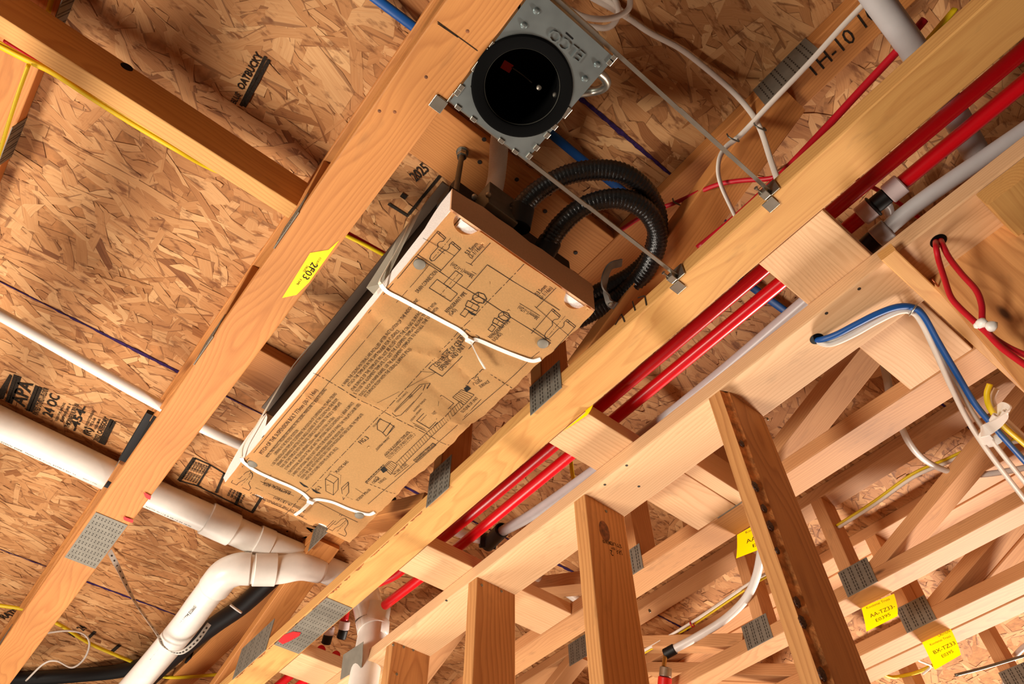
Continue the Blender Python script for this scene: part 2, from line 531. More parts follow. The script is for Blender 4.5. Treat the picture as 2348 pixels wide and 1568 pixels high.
def osb_mats():
    """base sheet and the wood strands pressed into its face"""
    m, nt, b = new_mat('strand_wood')
    tone = nd(nt, 'ShaderNodeAttribute', attribute_name='tone'); fuv = nd(nt, 'ShaderNodeAttribute', attribute_name='fuv')
    sp = nd(nt, 'ShaderNodeSeparateXYZ'); nt.links.new(fuv.outputs['Vector'], sp.inputs[0])
    g = nd(nt, 'ShaderNodeTexNoise'); g.inputs['Scale'].default_value = 1.0; g.inputs['Detail'].default_value = 1.5
    nt.links.new(vmath(nt, 'MULTIPLY', fuv.outputs['Vector'], (14.0, 9.0, 3.0)), g.inputs['Vector'])
    tc = nd(nt, 'ShaderNodeTexCoord')
    blot = nd(nt, 'ShaderNodeTexNoise'); blot.inputs['Scale'].default_value = 34.0; blot.inputs['Detail'].default_value = 3; blot.inputs['Roughness'].default_value = 0.65
    nt.links.new(vmath(nt, 'MULTIPLY', tc.outputs['Object'], (0.55, 1.5, 1.0)), blot.inputs['Vector'])
    t = math_n(nt, 'ADD', tone.outputs['Fac'], math_n(nt, 'MULTIPLY', math_n(nt, 'SUBTRACT', g.outputs['Fac'], 0.5), 0.38))
    c = ramp(nt, t, [(0.02, lin(104, 58, 28)), (0.22, lin(150, 96, 52)), (0.55, lin(186, 132, 82)), (0.85, lin(214, 168, 116))])
    dk = math_n(nt, 'MULTIPLY', math_n(nt, 'SUBTRACT', blot.outputs['Fac'], 0.56), 8.0, clamp=True)
    c = mixc(nt, math_n(nt, 'MULTIPLY', dk, 0.75), c, lin(112, 62, 28))
    dk2 = math_n(nt, 'MULTIPLY', math_n(nt, 'SUBTRACT', g.outputs['Fac'], 0.66), 9.0, clamp=True)
    c = mixc(nt, math_n(nt, 'MULTIPLY', dk2, 0.6), c, lin(120, 70, 34))
    edge = math_n(nt, 'MULTIPLY', math_n(nt, 'SUBTRACT', math_n(nt, 'ABSOLUTE', sp.outputs[1]), 0.945), 22.0, clamp=True)
    c = mixc(nt, math_n(nt, 'MULTIPLY', edge, 0.62), c, lin(110, 62, 30))
    nt.links.new(c, b.inputs['Base Color']); b.inputs['Roughness'].default_value = 0.72; b.inputs['Specular IOR Level'].default_value = 0.3
    base = plain('strand_board_core', lin(168, 114, 66), 0.85, noise=0.25, nscale=60)
    return m, base


STRAND, OSBCORE = osb_mats()
# ------------------------------------------------------------------ floor and subfloor overhead
fl = box('floor', (-4.0, -3.0, -0.03), (6.5, 7.0, 0.0), CONC, bev=0); tag(fl, 'plywood floor below the open framing', 'floor', kind='structure')

ceil = thing('ceiling', (1.6, 1.9, ZT), 'oriented strand board subfloor seen from below, panels with purple edges', 'ceiling', kind='structure')
SEAM = [-1.0, 0.297, 1.511, 2.61, 3.83, 5.0]
XCUT = [-1.45, 0.724, 2.9, 5.2]


def strands(parent, x0, x1, y0, y1, dens):
    area = (x1 - x0) * (y1 - y0); n = int(area * dens)
    cx = np.random.uniform(x0, x1, n); cy = np.random.uniform(y0, y1, n)
    ang = np.random.normal(0.05, 0.42, n); odd = np.random.rand(n) < 0.22; ang[odd] = np.random.uniform(0, math.pi, odd.sum())
    ln = np.random.gamma(5.0, 0.0150, n) + 0.025; wd = np.random.gamma(4.0, 0.0046, n) + 0.006
    layer = np.random.rand(n)
    big = np.random.rand(n) < 0.05; ln[big] *= 1.35; wd[big] *= 2.1; layer[big] *= 0.7
    small = layer > 0.93; ln[small] *= 0.5; wd[small] *= 0.45
    # outline of a strand: 8 points, ragged ends
    U0 = np.array([-1, -0.35, 0.35, 1, 1.0, 0.35, -0.35, -1]); V0 = np.array([-1, -1, -1, -1, 1, 1, 1, 1.0])
    U = U0[None] + np.random.normal(0, 0.10, (n, 8)); V = V0[None] * (1 + np.random.normal(0, 0.14, (n, 8)))
    slant = np.random.normal(0, 0.25, n); U = U + slant[:, None] * V * (wd / ln)[:, None] * 2
    taper = np.random.normal(0, 0.22, n); V = V * (1 + taper[:, None] * U0[None])
    bend = np.random.normal(0, 0.35, n)
    lx = U * ln[:, None] / 2; ly = V * wd[:, None] / 2 + bend[:, None] * (U ** 2) * wd[:, None] * 0.5
    ca, sa = np.cos(ang)[:, None], np.sin(ang)[:, None]
    X = np.clip(cx[:, None] + lx * ca - ly * sa, x0 + 0.001, x1 - 0.001); Y = np.clip(cy[:, None] + lx * sa + ly * ca, y0 + 0.0016, y1 - 0.0016)
    tilt = np.random.normal(0, 0.00022, n)[:, None] * U0[None] + np.random.normal(0, 0.00028, n)[:, None] * V0[None]
    Z = ZT - 0.0003 - layer[:, None] * 0.0016 + tilt
    co = np.stack([X, Y, Z], -1).reshape(-1, 3)
    me = bpy.data.meshes.new('strands')
    me.vertices.add(n * 8); me.vertices.foreach_set('co', co.astype(np.float32).ravel())
    me.loops.add(n * 8); me.loops.foreach_set('vertex_index', (np.arange(n * 8).reshape(n, 8)[:, ::-1]).astype(np.int32).ravel())
    me.polygons.add(n); me.polygons.foreach_set('loop_start', (np.arange(n) * 8).astype(np.int32))
    me.update(calc_edges=True)
    tone = np.clip(np.random.normal(0.58, 0.11, n), 0.0, 1.0); dk = np.random.rand(n) < 0.025; tone[dk] = np.random.uniform(0.1, 0.35, dk.sum())
    a = me.attributes.new('tone', 'FLOAT', 'POINT'); a.data.foreach_set('value', np.repeat(tone, 8).astype(np.float32))
    rz = np.random.uniform(0, 50, n)
    f = np.stack([(U * ln[:, None] / 2 + rz[:, None]), V, np.repeat(rz[:, None], 8, 1)], -1).reshape(-1, 3)
    a = me.attributes.new('fuv', 'FLOAT_VECTOR', 'POINT'); a.data.foreach_set('vector', f.astype(np.float32).ravel())
    me.materials.append(STRAND)
    o = bpy.data.objects.new('strands', me); put(o, Matrix.Identity(4), parent); o['kind'] = 'stuff'
    return o


def edge_paint(parent, x0, x1, y, w0):
    """ragged line of sealer along a panel edge"""
    n = int((x1 - x0) / 0.012); V = []; Fc = []
    for i in range(n + 1):
        x = x0 + (x1 - x0) * i / n
        k = 0.6 + 0.4 * math.sin(i * 0.11 + y * 9) + random.uniform(-0.2, 0.3)
        V += [(x, y - w0 * max(0.25, k), ZT - 0.0026), (x, y + w0 * max(0.3, k + random.uniform(-0.3, 0.3)), ZT - 0.0026)]
    for i in range(n): Fc.append((2 * i, 2 * i + 1, 2 * i + 3, 2 * i + 2))
    return mesh_obj('edge_sealer', V, Fc, PURPLE, parent)


PANEL = {}
for j in range(len(SEAM) - 1):
    for i in range(len(XCUT) - 1):
        x0, x1 = XCUT[i] + 0.0015, XCUT[i + 1] - 0.0015; y0, y1 = SEAM[j] + 0.0015, SEAM[j + 1] - 0.0015
        p = box('osb_panel', (x0, y0, ZT), (x1, y1, ZT + 0.018), OSBCORE, ceil, bev=0)
        PANEL[(i, j)] = p
        far = (i == 2) or j == 4
        strands(p, x0, x1, y0, y1, 420 if far else 1050)
        if 1 <= j: edge_paint(p, x0, x1, SEAM[j], 0.0045)

# ------------------------------------------------------------------ toothed connector plates
SLOTMESH = {}


def plate(name, c, u, v, w, h, parent, nu=8, nv=7, mat=None, sl=(0.0028, 0.0075), paired=True):
    """pressed steel plate centred at c, spanning w along u and h along v, facing u x v"""
    c = Vector(c); u = Vector(u).normalized(); v = Vector(v).normalized(); n = u.cross(v)
    M = Matrix(((u.x, v.x, n.x, c.x), (u.y, v.y, n.y, c.y), (u.z, v.z, n.z, c.z), (0, 0, 0, 1)))
    bm = bmesh.new(); bmesh.ops.create_cube(bm, size=1.0)
    for q in bm.verts: q.co = Vector((q.co.x * w, q.co.y * h, q.co.z * 0.0016))
    o = bm_obj(name, bm, mat or GALV_P, parent, M)
    V = []; Fc = []
    for i in range(nu):
        for k in range(nv):
            du = (i + 0.5) / nu - 0.5
            if paired: du += (0.09 if i % 2 == 0 else -0.09) / nu * 2
            x = du * w * 0.96; y = ((k + 0.5 + (0.25 if (i // 2) % 2 else 0)) / (nv + 0.25) - 0.5) * h * 0.96
            b = len(V); a, l = sl[0] / 2, sl[1] / 2
            V += [(x - a, y - l, 0.001), (x + a, y - l, 0.001), (x + a, y + l, 0.001), (x - a, y + l, 0.001)]
            Fc.append((b, b + 1, b + 2, b + 3))
    s = mesh_obj('tooth_slots', V, Fc, SLOT, o, M)
    s['kind'] = 'stuff'
    return o


# ------------------------------------------------------------------ floor trusses
def truss(x0, wdt, mat, label, Y0, Y1, v1, v2, webs, plates, matw=None):
    t = thing('floor_truss', (x0 + wdt / 2, (Y0 + Y1) / 2, H), label, 'floor truss', 'floor trusses')
    xc = x0 + wdt / 2; matw = matw or mat
    ch = board('bottom_chord', (xc, Y0, H + 0.019), (xc, Y1, H + 0.019), wdt, 0.038, mat, parent=t)
    tp = board('top_chord', (xc, Y0, ZT - 0.0195), (xc, Y1, ZT - 0.0195), wdt, 0.036, matw, parent=t)
    for v in (v1, v2):
        board('web', (xc, v, H + 0.038), (xc, v, ZT - 0.038), wdt - 0.002, 0.038, matw, parent=t)
    for (ya, yb) in webs:
        d = Vector((0, yb - ya, ZT - H - 0.076)); k = 0.019 / d.normalized().z * 0.0
        board('web', (xc, ya, H + 0.040), (xc, yb, ZT - 0.040), wdt - 0.003, 0.038, matw, parent=t)
    for (yc, zc, w, h) in plates:
        plate('connector_plate', (x0 - 0.0009, yc, zc), (0, -1, 0), (0, 0, 1), w, h, t)
    return t, ch, tp


WB = [(0.68, 0.03), (1.12, 1.75), (2.50, 1.84), (2.56, 3.2), (-0.66, -0.05), (3.9, 3.3)]
PB = [(0.722, H + 0.037, 0.092, 0.076), (1.065, H + 0.037, 0.092, 0.076), (2.53, H + 0.037, 0.12, 0.076),
      (0.02, ZT - 0.044, 0.13, 0.085), (1.80, ZT - 0.044, 0.13, 0.085), (-0.68, H + 0.037, 0.12, 0.076)]
T1, T1C, T1T = truss(0.0706, 0.0869, FIR, 'orange fir floor truss left of the cardboard-covered unit, with a yellow tag under it', -0.9, 4.3, 0.745, 1.075, WB, PB)
PB2 = [(0.735, H + 0.034, 0.100, 0.090), (1.125, H + 0.045, 0.092, 0.105), (0.0, CZ + 1.432, 0.130, 0.086), (2.1, H + 0.05, 0.22, 0.1), (1.8, ZT - 0.044, 0.13, 0.085)]
WB2 = [(0.66, 0.03), (1.2, 1.75), (2.50, 1.84), (2.56, 3.2)]
T2, T2C, T2T = truss(0.680, 0.088, FIR_Y, 'pale floor truss between the cardboard-covered unit and the red pipes', -0.9, 4.3, 0.765, 1.145, WB2, PB2, FIR)
T3, T3C, T3T = truss(1.252, 0.084, SPRUCE_R, 'floor truss directly behind the stud wall, nearest of those beyond it', -0.9, 4.3, 0.745, 1.05, WB, PB, SPRUCE_R)
T4, T4C, T4T = truss(1.772, 0.074, SPRUCE_R, 'second floor truss beyond the stud wall, its steel plates facing us', -0.9, 4.3, 0.745, 1.05, WB, PB, SPRUCE_R)
T5, T5C, T5T = truss(2.050, 0.078, SPRUCE_R, 'third floor truss beyond the stud wall, doubled against the next one', -0.9, 4.3, 0.745, 1.05, WB, PB, SPRUCE_R)
T6, T6C, T6T = truss(2.134, 0.075, SPRUCE_R, 'far floor truss sistered behind the third one beyond the wall', -0.9, 4.3, 0.745, 1.05, WB, [], SPRUCE_R)
T7, T7C, T7T = truss(2.62, 0.085, SPRUCE_R, 'farthest floor truss in the lower right corner', -0.9, 4.3, 0.745, 1.05, WB, PB, SPRUCE_R)
T0, T0C, T0T = truss(-0.545, 0.088, FIR, 'shaded floor truss at the far left edge, beside the yellow cables', -0.9, 4.3, 3.3, 3.7,
                     [(2.50, 1.84)], [])
for (px, py) in ((48, 312), (172, 28)):
    p = atx(px, py, -0.4562); plate('connector_plate', (-0.4562, p.y, min(p.z, ZT - 0.030)), (0, 1, 0), (0, 0, 1), 0.11, 0.056, T0)

# ------------------------------------------------------------------ stud wall
tpt = board('top_plate', (0.9735, -0.9, H - 0.019), (0.9735, 4.3, H - 0.019), 0.127, 0.038, SPRUCE)
tag(tpt, 'pale wooden top plate of the stud wall, running under the blocking boards', 'top plate')
STUDL = ['stud with resin blobs along a barky corner, nearest and largest on the right', 'grade-stamped stud with one big knot near its top, second from the right',
         'dark-grained stud with splintered right edge, third from the right', 'plain stud with three nail marks at its head, leftmost of the four in view']
STUDS = []
for i, c in enumerate((0.467, 0.874, 1.276, 1.660)):
    if i == 0:
        st = thing('wall_stud', (0.973, c + 0.019, 0), STUDL[i], 'stud', 'wall studs')
        # cross-section with one waney corner
        xs = [(0.930, c), (1.035, c), (1.035, c + 0.038), (0.912, c + 0.038), (0.912, c + 0.009)]
        V = [(x, y, z) for z in (0.0, H - 0.038) for x, y in xs]
        Fc = [(0, 4, 3, 2, 1), (5, 6, 7, 8, 9)] + [(k, (k + 1) % 5, (k + 1) % 5 + 5, k + 5) for k in range(4)]
        a = Vector((0.973, c + 0.019, (H - 0.038) / 2))
        M = frame(a, a + Vector((0, 0, 1)), (1, 0, 0), a); Mi = M.inverted()
        mesh_obj('stud_body', [Mi @ Vector(v) for v in V], Fc, STUD, st, M)
        bm = bmesh.new(); n = 90; rows = 5; grid = []
        for k in range(n + 1):
            z = (H - 0.038) * k / n; row = []
            for j in range(rows + 1):
                f = j / rows; p = Vector((0.912, c + 0.009, z)).lerp(Vector((0.930, c, z)), f)
                b_ = (random.uniform(-0.0012, 0.0012) - 0.002 * math.sin(f * math.pi)) if 0 < j < rows else 0
                row.append(bm.verts.new(p + Vector((-0.7, -0.7, 0)) * b_))
            grid.append(row)
        for k in range(n):
            for j in range(rows): bm.faces.new((grid[k][j], grid[k][j + 1], grid[k + 1][j + 1], grid[k + 1][j]))
        w = bm_obj('waney_edge', bm, BARK, st, smooth=True); w['label'] = 'rough bark-brown corner'
        for (px, py, s) in ((1701, 1017, 9), (1732, 1115, 13), (1752, 1165, 10), (1766, 1205, 12), (1828, 1380, 11), (1840, 1425, 12), (1782, 1262, 8), (1885, 1545, 12)):
            d = ray(px, py); k = 0.9345 / (d.x + d.y * 0.0) if True else 1
            # the waney face runs from (0.912, c+0.02) to (0.934, c)
            nx, ny = 0.009, 0.018; k = (nx * 0.921 + ny * (c + 0.0045)) / (nx * d.x + ny * d.y); p = Vector((d.x * k, d.y * k, d.z * k + CZ))
            bm = bmesh.new(); bmesh.ops.create_icosphere(bm, subdivisions=3, radius=1.0)
            sz = s / 1150.0
            for v in bm.verts:
                q = 1 + random.uniform(-0.16, 0.16)
                v.co = Vector((v.co.x * sz * 0.6 * q, v.co.y * 0.0022 * q, v.co.z * sz * 0.95 * q))
            bm_obj('resin_blob', bm, PITCH, st, Matrix.Translation(p) @ Matrix.Rotation(math.radians(-15), 4, 'Z'), smooth=True)
    else:
        st = thing('wall_stud', (0.973, c + 0.019, 0), STUDL[i], 'stud', 'wall studs')
        board('stud_body', (0.9735, c + 0.019, H - 0.038), (0.9735, c + 0.019, 0), 0.124, 0.038, STUD, parent=st)
    STUDS.append(st)
st = board('wall_stud', (1.00, 2.06, H - 0.038), (1.00, 2.06, 0), 0.124, 0.038, STUD); tag(st, 'stud at the far end of the wall, hidden mostly behind the white drain pipe', 'stud', 'wall studs')
st = board('wall_stud', (1.022, -0.005, H - 0.038), (1.022, -0.005, 0), 0.15, 0.038, STUD, wdir=(0, 1, 0)); tag(st, 'weathered coarse-grained end stud in the upper right, behind the red wires', 'stud', 'wall studs')
fs = board('nailing_strip', (0.885, 0.083, H - 0.049), (2.0, 0.083, H - 0.049), 0.028, 0.022, FIR_Y, wdir=(0, 1, 0)); tag(fs, 'narrow wooden strip crossing under the top plate at the upper right', 'wood strip')
pl = board('cross_plate', (0.912, -0.115, H - 0.060), (2.0, -0.115, H - 0.060), 0.09, 0.038, FIR_Y, wdir=(0, 1, 0)); tag(pl, 'pale plate of the crossing wall in the far upper right corner', 'wall plate')
pl = board('cross_plate', (1.05, 0.005, H - 0.022), (1.26, 0.005, H - 0.022), 0.13, 0.036, SPRUCE, wdir=(0, 1, 0)); tag(pl, 'short plate behind the narrow strip at the right edge', 'wall plate')

wr = box('light_block_wall', (1.16, -0.03, 0.0), (4.4, -0.012, H - 0.082), OSBCORE, bev=0); tag(wr, 'crossing wall sheathing added to block light, at the right edge behind the red wires', 'wall', kind='structure')  # sheathing added to keep the right lamp off the upper right framing

# blocking boards laid flat from truss to truss, the top plate nailed up to them
BL = [(0.107, 0.246, 'flat blocking board nearest the red pipe coupling, with a round knot'), (0.712, 0.831, 'flat blocking board beside the yellow tag on the pale truss'),
      (1.296, 1.428, 'flat blocking board just left of the black pipe tee'), (1.945, 2.085, 'flat blocking board beside the red-sprayed steel plate')]
for (ya, yb, lab) in BL:
    o = board('blocking_board', (0.770, (ya + yb) / 2, H + 0.019), (1.250, (ya + yb) / 2, H + 0.019), yb - ya, 0.036, SPRUCE, wdir=(0, 1, 0))
    tag(o, lab, 'blocking', 'blocking boards over the top plate')
o = board('blocking_board', (1.045, 0.692, H + 0.045), (1.250, 0.692, H + 0.045), 0.036, 0.089, SPRUCE, wdir=(0, 1, 0)); tag(o, 'blocking board set on edge beside the stamped flat board behind the wall', 'blocking')

# strongback on the left and the two hanger planks over the unit
sb = board('strongback', (-0.60, 0.7985, CZ + 1.362), (0.072, 0.7985, CZ + 1.362), 0.105, 0.037, FIR_Y, wdir=(0, 0, 1)); tag(sb, 'long board on edge from the orange truss to the upper left corner', 'joist')
p = aty(294, 151, 0.7797); p.z = min(p.z, CZ + 1.4025); lathe('hole_shade_disc', [(0.0, 0.0), (0.0110, 0.0), (0.0113, 0.001)], p + Vector((0, -0.0006, 0)), p + Vector((0, 1, 0)), BLACKM, sb, 24)  # flat black disc painted as the shade inside the hole
PLANKS = []
for (ya, yb, lab) in ((0.478, 0.600, 'plank with nail holes above the black hoses, holding the threaded rod'), (1.275, 1.402, 'plank behind the cardboard-covered unit near the middle of its left side')):
    o = board('hanger_plank', (0.160, (ya + yb) / 2, ZT - 0.0205), (0.678, (ya + yb) / 2, ZT - 0.0205), yb - ya, 0.036, FIR, wdir=(0, 1, 0)); tag(o, lab, 'plank', 'planks the unit hangs from'); PLANKS.append(o)
# ------------------------------------------------------------------ indoor unit hung between the trusses, wrapped in its carton template
ZC = 1.10                                   # printed face above the camera
CX0, CX1, CY0, CY1 = 0.2675, 0.598, 0.501, 1.381


def C(px, py):
    return at(px, py, ZC)


unit = thing('air_unit', (0.433, 0.94, CZ + 1.13), 'dark ceiling air unit hung under its planks, covered below by a cardboard template', 'air conditioner')
body = box('metal_body', (0.285, 0.535, CZ + 1.135), (0.585, 1.345, CZ + 1.315), UNITM, unit, bev=0.004)
box('side_flange', (0.266, 0.55, CZ + 1.296), (0.285, 1.31, CZ + 1.302), FLANGE, unit, bev=0.0005)
box('control_box', (0.335, 0.488, CZ + 1.200), (0.405, 0.536, CZ + 1.290), DULLST, unit, bev=0.002)
box('connection_box', (0.420, 0.508, CZ + 1.165), (0.560, 0.536, CZ + 1.215), UNITM, unit, bev=0.003)
box('hanger_bracket', (0.268, 0.520, CZ + 1.205), (0.330, 0.560, CZ + 1.235), UNITM, unit, bev=0.001)
box('hanger_bracket', (0.540, 0.520, CZ + 1.205), (0.610, 0.560, CZ + 1.235), UNITM, unit, bev=0.001)
for (px, py, z) in ((1120, 448, 1.22), (1088, 452, 1.22), (1275, 575, 1.22), (1262, 590, 1.2)):
    p = at(px, py, z); lathe('screw_head', [(0.0, -0.003), (0.004, -0.0025), (0.0055, 0.0), (0.0055, 0.003)], p + Vector((0, 0, 0.0)), p + Vector((0, 0, 1)), STEEL, unit, 12)
# threaded rod with nuts, up to the plank
rod = thing('threaded_rod', at(1045, 437, 1.235), 'threaded steel rod with a nut at its head, above the unit corner', 'threaded rod')
ra, rb = at(1045, 440, 1.235), at(1050.5, 372, 1.437)
rb = Vector((ra.x + 0.004, ra.y + 0.004, ZT - 0.039))
V, Fc = tube_geo([ra.lerp(rb, i / 120) for i in range(121)], lambda i, s: 0.0052 + 0.0005 * (i % 2), 10); shade(mesh_obj('rod', V, Fc, DULLST, rod), 60)
for zz, rr, hh in ((0.0, 0.013, 0.003), (0.004, 0.0105, 0.011), (0.017, 0.0105, 0.009)):
    p = rb - Vector((0, 0, zz)); lathe('nut', [(0, 0), (rr, 0), (rr, -hh), (0.004, -hh)], p, p + Vector((0, 0, 1)), STEEL, rod, 6 if rr < 0.0115 else 20)

carton = thing('cardboard_template', (0.433, 0.94, CZ + ZC), 'printed brown cardboard template tray with white foam edge, tied under the air unit', 'cardboard tray')
TIEA = [(872, 655), (887, 671), (919, 687), (967, 714), (1021, 742), (1053, 759), (1077, 781), (1096, 783), (1141, 801), (1182, 817), (1219, 830), (1240, 826)]
TIEB = [(552, 1054), (558, 1065), (587, 1084), (630, 1105), (667, 1121), (694, 1135), (712, 1151), (729, 1149), (761, 1156), (801, 1171), (842, 1184), (858, 1180)]
_LA = [(C(*TIEA[i]).x, C(*TIEA[i]).y) for i in range(len(TIEA))]
_LB = [(C(*TIEB[i]).x, C(*TIEB[i]).y) for i in range(len(TIEB))]


def _dist(x, y, L):
    best = 9.0
    for (ax, ay), (bx_, by) in zip(L, L[1:]):
        dx, dy = bx_ - ax, by - ay; t = max(0, min(1, ((x - ax) * dx + (y - ay) * dy) / (dx * dx + dy * dy + 1e-12)))
        best = min(best, math.hypot(x - ax - t * dx, y - ay - t * dy))
    return best


CREASE = [((861, 570 + 148), (1010, 770)), ((840, 705), (905, 790)), ((905, 790), (1010, 820)), ((880, 745), (930, 800)), ((800, 905), (900, 940)), ((1005, 795), (1090, 885)),
          ((880, 800), (960, 860)), ((960, 860), (1060, 955)), ((1000, 945), (1075, 985)), ((1108, 850), (1170, 880)), ((700, 905), (790, 955)), ((1030, 975), (1085, 982)), ((830, 770), (930, 850))]
_CR = [((C(*a).x, C(*a).y), (C(*b).x, C(*b).y), (1 if i % 2 else -1) * (0.0034 + 0.0014 * (i % 3))) for i, (a, b) in enumerate(CREASE)]


def card_z(x, y):
    d = 0.006 * math.exp(-(_dist(x, y, _LA) / 0.020) ** 2) + 0.008 * math.exp(-(_dist(x, y, _LB) / 0.022) ** 2)
    d += 0.0008 * math.sin(x * 23 + y * 5) * math.sin(y * 11 + 1.3) + 0.0010 * math.sin(x * 51 - y * 33)
    for a, b, h in _CR:
        q = _dist(x, y, [a, b])
        if q < 0.03: d += h * (math.exp(-q / 0.007))
    if x > CX1 - 0.03 and 0.75 < y < 1.25: d += 0.005 * ((x - CX1 + 0.03) / 0.03) ** 2 * (1 + math.sin(y * 29))
    return d


def on_card(v, lift=0.0007):
    return Vector((v.x, v.y, CZ + ZC + card_z(v.x, v.y) - lift))


# printed sheet, folded at its edges
bm = bmesh.new(); NX, NY = 56, 140; G = []
for i in range(NX + 1):
    row = []
    for j in range(NY + 1):
        x = CX0 + (CX1 - CX0) * i / NX; y = CY0 + (CY1 - CY0) * j / NY
        xx = x
        if i == NX: xx += 0.0010 * math.sin(y * 61) + 0.0008 * math.sin(y * 173 + 1) - (0.003 * math.sin((y - 0.95) / 0.25 * math.pi) if 0.95 < y < 1.2 else 0)
        row.append(bm.verts.new((xx, y, CZ + ZC + card_z(x, y))))
    G.append(row)


def in_notch(x, y):
    for (cx_, cy_, r) in NOTCH:
        if math.hypot(x - cx_, y - cy_) < r: return True
    return False


NOTCH = [(C(1068, 513).x, CY0, 0.023), (C(1320, 686).x, CY0, 0.022), (C(580, 1155).x, CY1, 0.020), (C(722, 1222).x, CY1, 0.020)]
for i in range(NX):
    for j in range(NY):
        x = CX0 + (CX1 - CX0) * (i + 0.5) / NX; y = CY0 + (CY1 - CY0) * (j + 0.5) / NY
        if in_notch(x, y): continue
        bm.faces.new((G[i][j], G[i][j + 1], G[i + 1][j + 1], G[i + 1][j]))
for v in [v for v in bm.verts if not v.link_faces]: bm.verts.remove(v)
# snap the stair edge of each notch to its circle
for v in bm.verts:
    if any(len(e.link_faces) == 1 for e in v.link_edges):
        for (cx_, cy_, r) in NOTCH:
            d = math.hypot(v.co.x - cx_, v.co.y - cy_)
            if d < r + 0.008 and d > 1e-5 and CY0 + 0.0001 < v.co.y < CY1 - 0.0001:
                v.co.x = cx_ + (v.co.x - cx_) / d * r; v.co.y = cy_ + (v.co.y - cy_) / d * r
bmesh.ops.solidify(bm, geom=bm.faces[:], thickness=-0.003)
bmesh.ops.recalc_face_normals(bm, faces=bm.faces[:])
sheet = bm_obj('printed_sheet', bm, CARD, carton); shade(sheet, 40)

# brown flap folded up at the near end
zt = CZ + 1.182
fp = [Vector((CX0 + 0.002, CY0, CZ + ZC + 0.001))]
top = [(CX1 + 0.001, CZ + 1.165), (CX1 + 0.004, CZ + 1.176), (CX1 - 0.001, CZ + 1.192), (0.545, zt + 0.008), (0.52, zt + 0.004), (0.47, zt + 0.006), (0.44, zt - 0.001), (0.40, zt + 0.006), (0.36, zt + 0.003), (0.33, zt + 0.006), (0.295, zt - 0.004), (0.262, zt - 0.008)]
pts = [Vector((CX0 - 0.001, CY0 - 0.002, CZ + ZC + 0.004)), Vector((CX1, CY0 - 0.002, CZ + ZC + 0.004))] + [Vector((x, CY0 - 0.004, z)) for x, z in top]
flat_poly('end_flap', pts, 0.004, CARDS, carton, nrm=(0, -1, 0))
# foam: a block behind each notch, the near left corner and the far left corner, and a thin rim between
def foam(name, outline, y0, y1):
    """outline in x, z extruded along y"""
    k = len(outline); V = [(x, y0, z) for x, z in outline] + [(x, y1, z) for x, z in outline]
    Fc = [tuple(range(k)), tuple(range(2 * k - 1, k - 1, -1))] + [(i, (i + 1) % k, (i + 1) % k + k, i + k) for i in range(k)]
    o = mesh_obj(name, V, Fc, FOAM, carton)
    b = bmesh.new(); b.from_mesh(o.data); bmesh.ops.recalc_face_normals(b, faces=b.faces[:])
    bmesh.ops.bevel(b, geom=b.edges[:], offset=0.0025, segments=2, affect='EDGES'); b.to_mesh(o.data); b.free()
    return shade(o)


z0 = CZ + ZC + 0.0048
# near corner foam, stepping down towards the middle
V = []; prof = [(CY0 + 0.001, 0.070), (0.535, 0.069), (0.555, 0.060), (0.572, 0.048), (0.580, 0.040), (0.60, 0.037), (0.66, 0.030), (0.74, 0.022), (0.84, 0.018), (0.95, 0.017), (1.10, 0.017), (1.20, 0.018)]
bm = bmesh.new(); rows = []
for (y, h) in prof:
    zb = CZ + ZC + 0.0095
    rows.append([bm.verts.new((CX0 + 0.001, y, zb)), bm.verts.new((CX0 - 0.004, y, zb + h)), bm.verts.new((CX0 + 0.020, y, zb + h)), bm.verts.new((CX0 + 0.022, y, zb))])
for a, b in zip(rows, rows[1:]):
    for k in range(4): bm.faces.new((a[k], a[(k + 1) % 4], b[(k + 1) % 4], b[k]))
bm.faces.new(rows[0]); bm.faces.new(rows[-1][::-1]); bmesh.ops.recalc_face_normals(bm, faces=bm.faces[:])
shade(bm_obj('foam_edge', bm, FOAM, carton), 50)
prof = [(1.19, 0.050), (1.215, 0.085), (1.26, 0.090), (1.31, 0.088), (1.345, 0.075), (1.372, 0.042), (CY1, 0.008)]
bm = bmesh.new(); rows = []
for (y, h) in prof:
    zb = CZ + ZC + 0.0095
    rows.append([bm.verts.new((CX0 + 0.001, y, zb)), bm.verts.new((CX0 - 0.006, y, zb + h)), bm.verts.new((CX0 + 0.020, y, zb + h)), bm.verts.new((CX0 + 0.022, y, zb))])
for a, b in zip(rows, rows[1:]):
    for k in range(4): bm.faces.new((a[k], a[(k + 1) % 4], b[(k + 1) % 4], b[k]))
bm.faces.new(rows[0]); bm.faces.new(rows[-1][::-1]); bmesh.ops.recalc_face_normals(bm, faces=bm.faces[:])
shade(bm_obj('foam_corner', bm, FOAM, carton), 50)
foam('foam_block', [(CX0 + 0.024, z0), (CX1 - 0.004, z0), (CX1 - 0.004, z0 + 0.055), (CX0 + 0.024, z0 + 0.055)], CY0 + 0.002, CY0 + 0.030)
foam('foam_block', [(CX0 + 0.024, z0 + 0.002), (C(722, 1222).x + 0.024, z0 + 0.002), (C(722, 1222).x + 0.024, z0 + 0.032), (CX0 + 0.024, z0 + 0.032)], CY1 - 0.035, CY1 - 0.004)
# screw caps
for (px, py) in ((962, 605), (1245, 787), (578, 1066), (823, 1185)):
    p = on_card(C(px, py), 0.0)
    lathe('screw_cap', [(0.0, 0.0042), (0.0085, 0.004), (0.0105, 0.003), (0.0115, 0.0), (0.0115, -0.001)], p, p + Vector((0, 0, -1)), GALV_P, carton, 28)
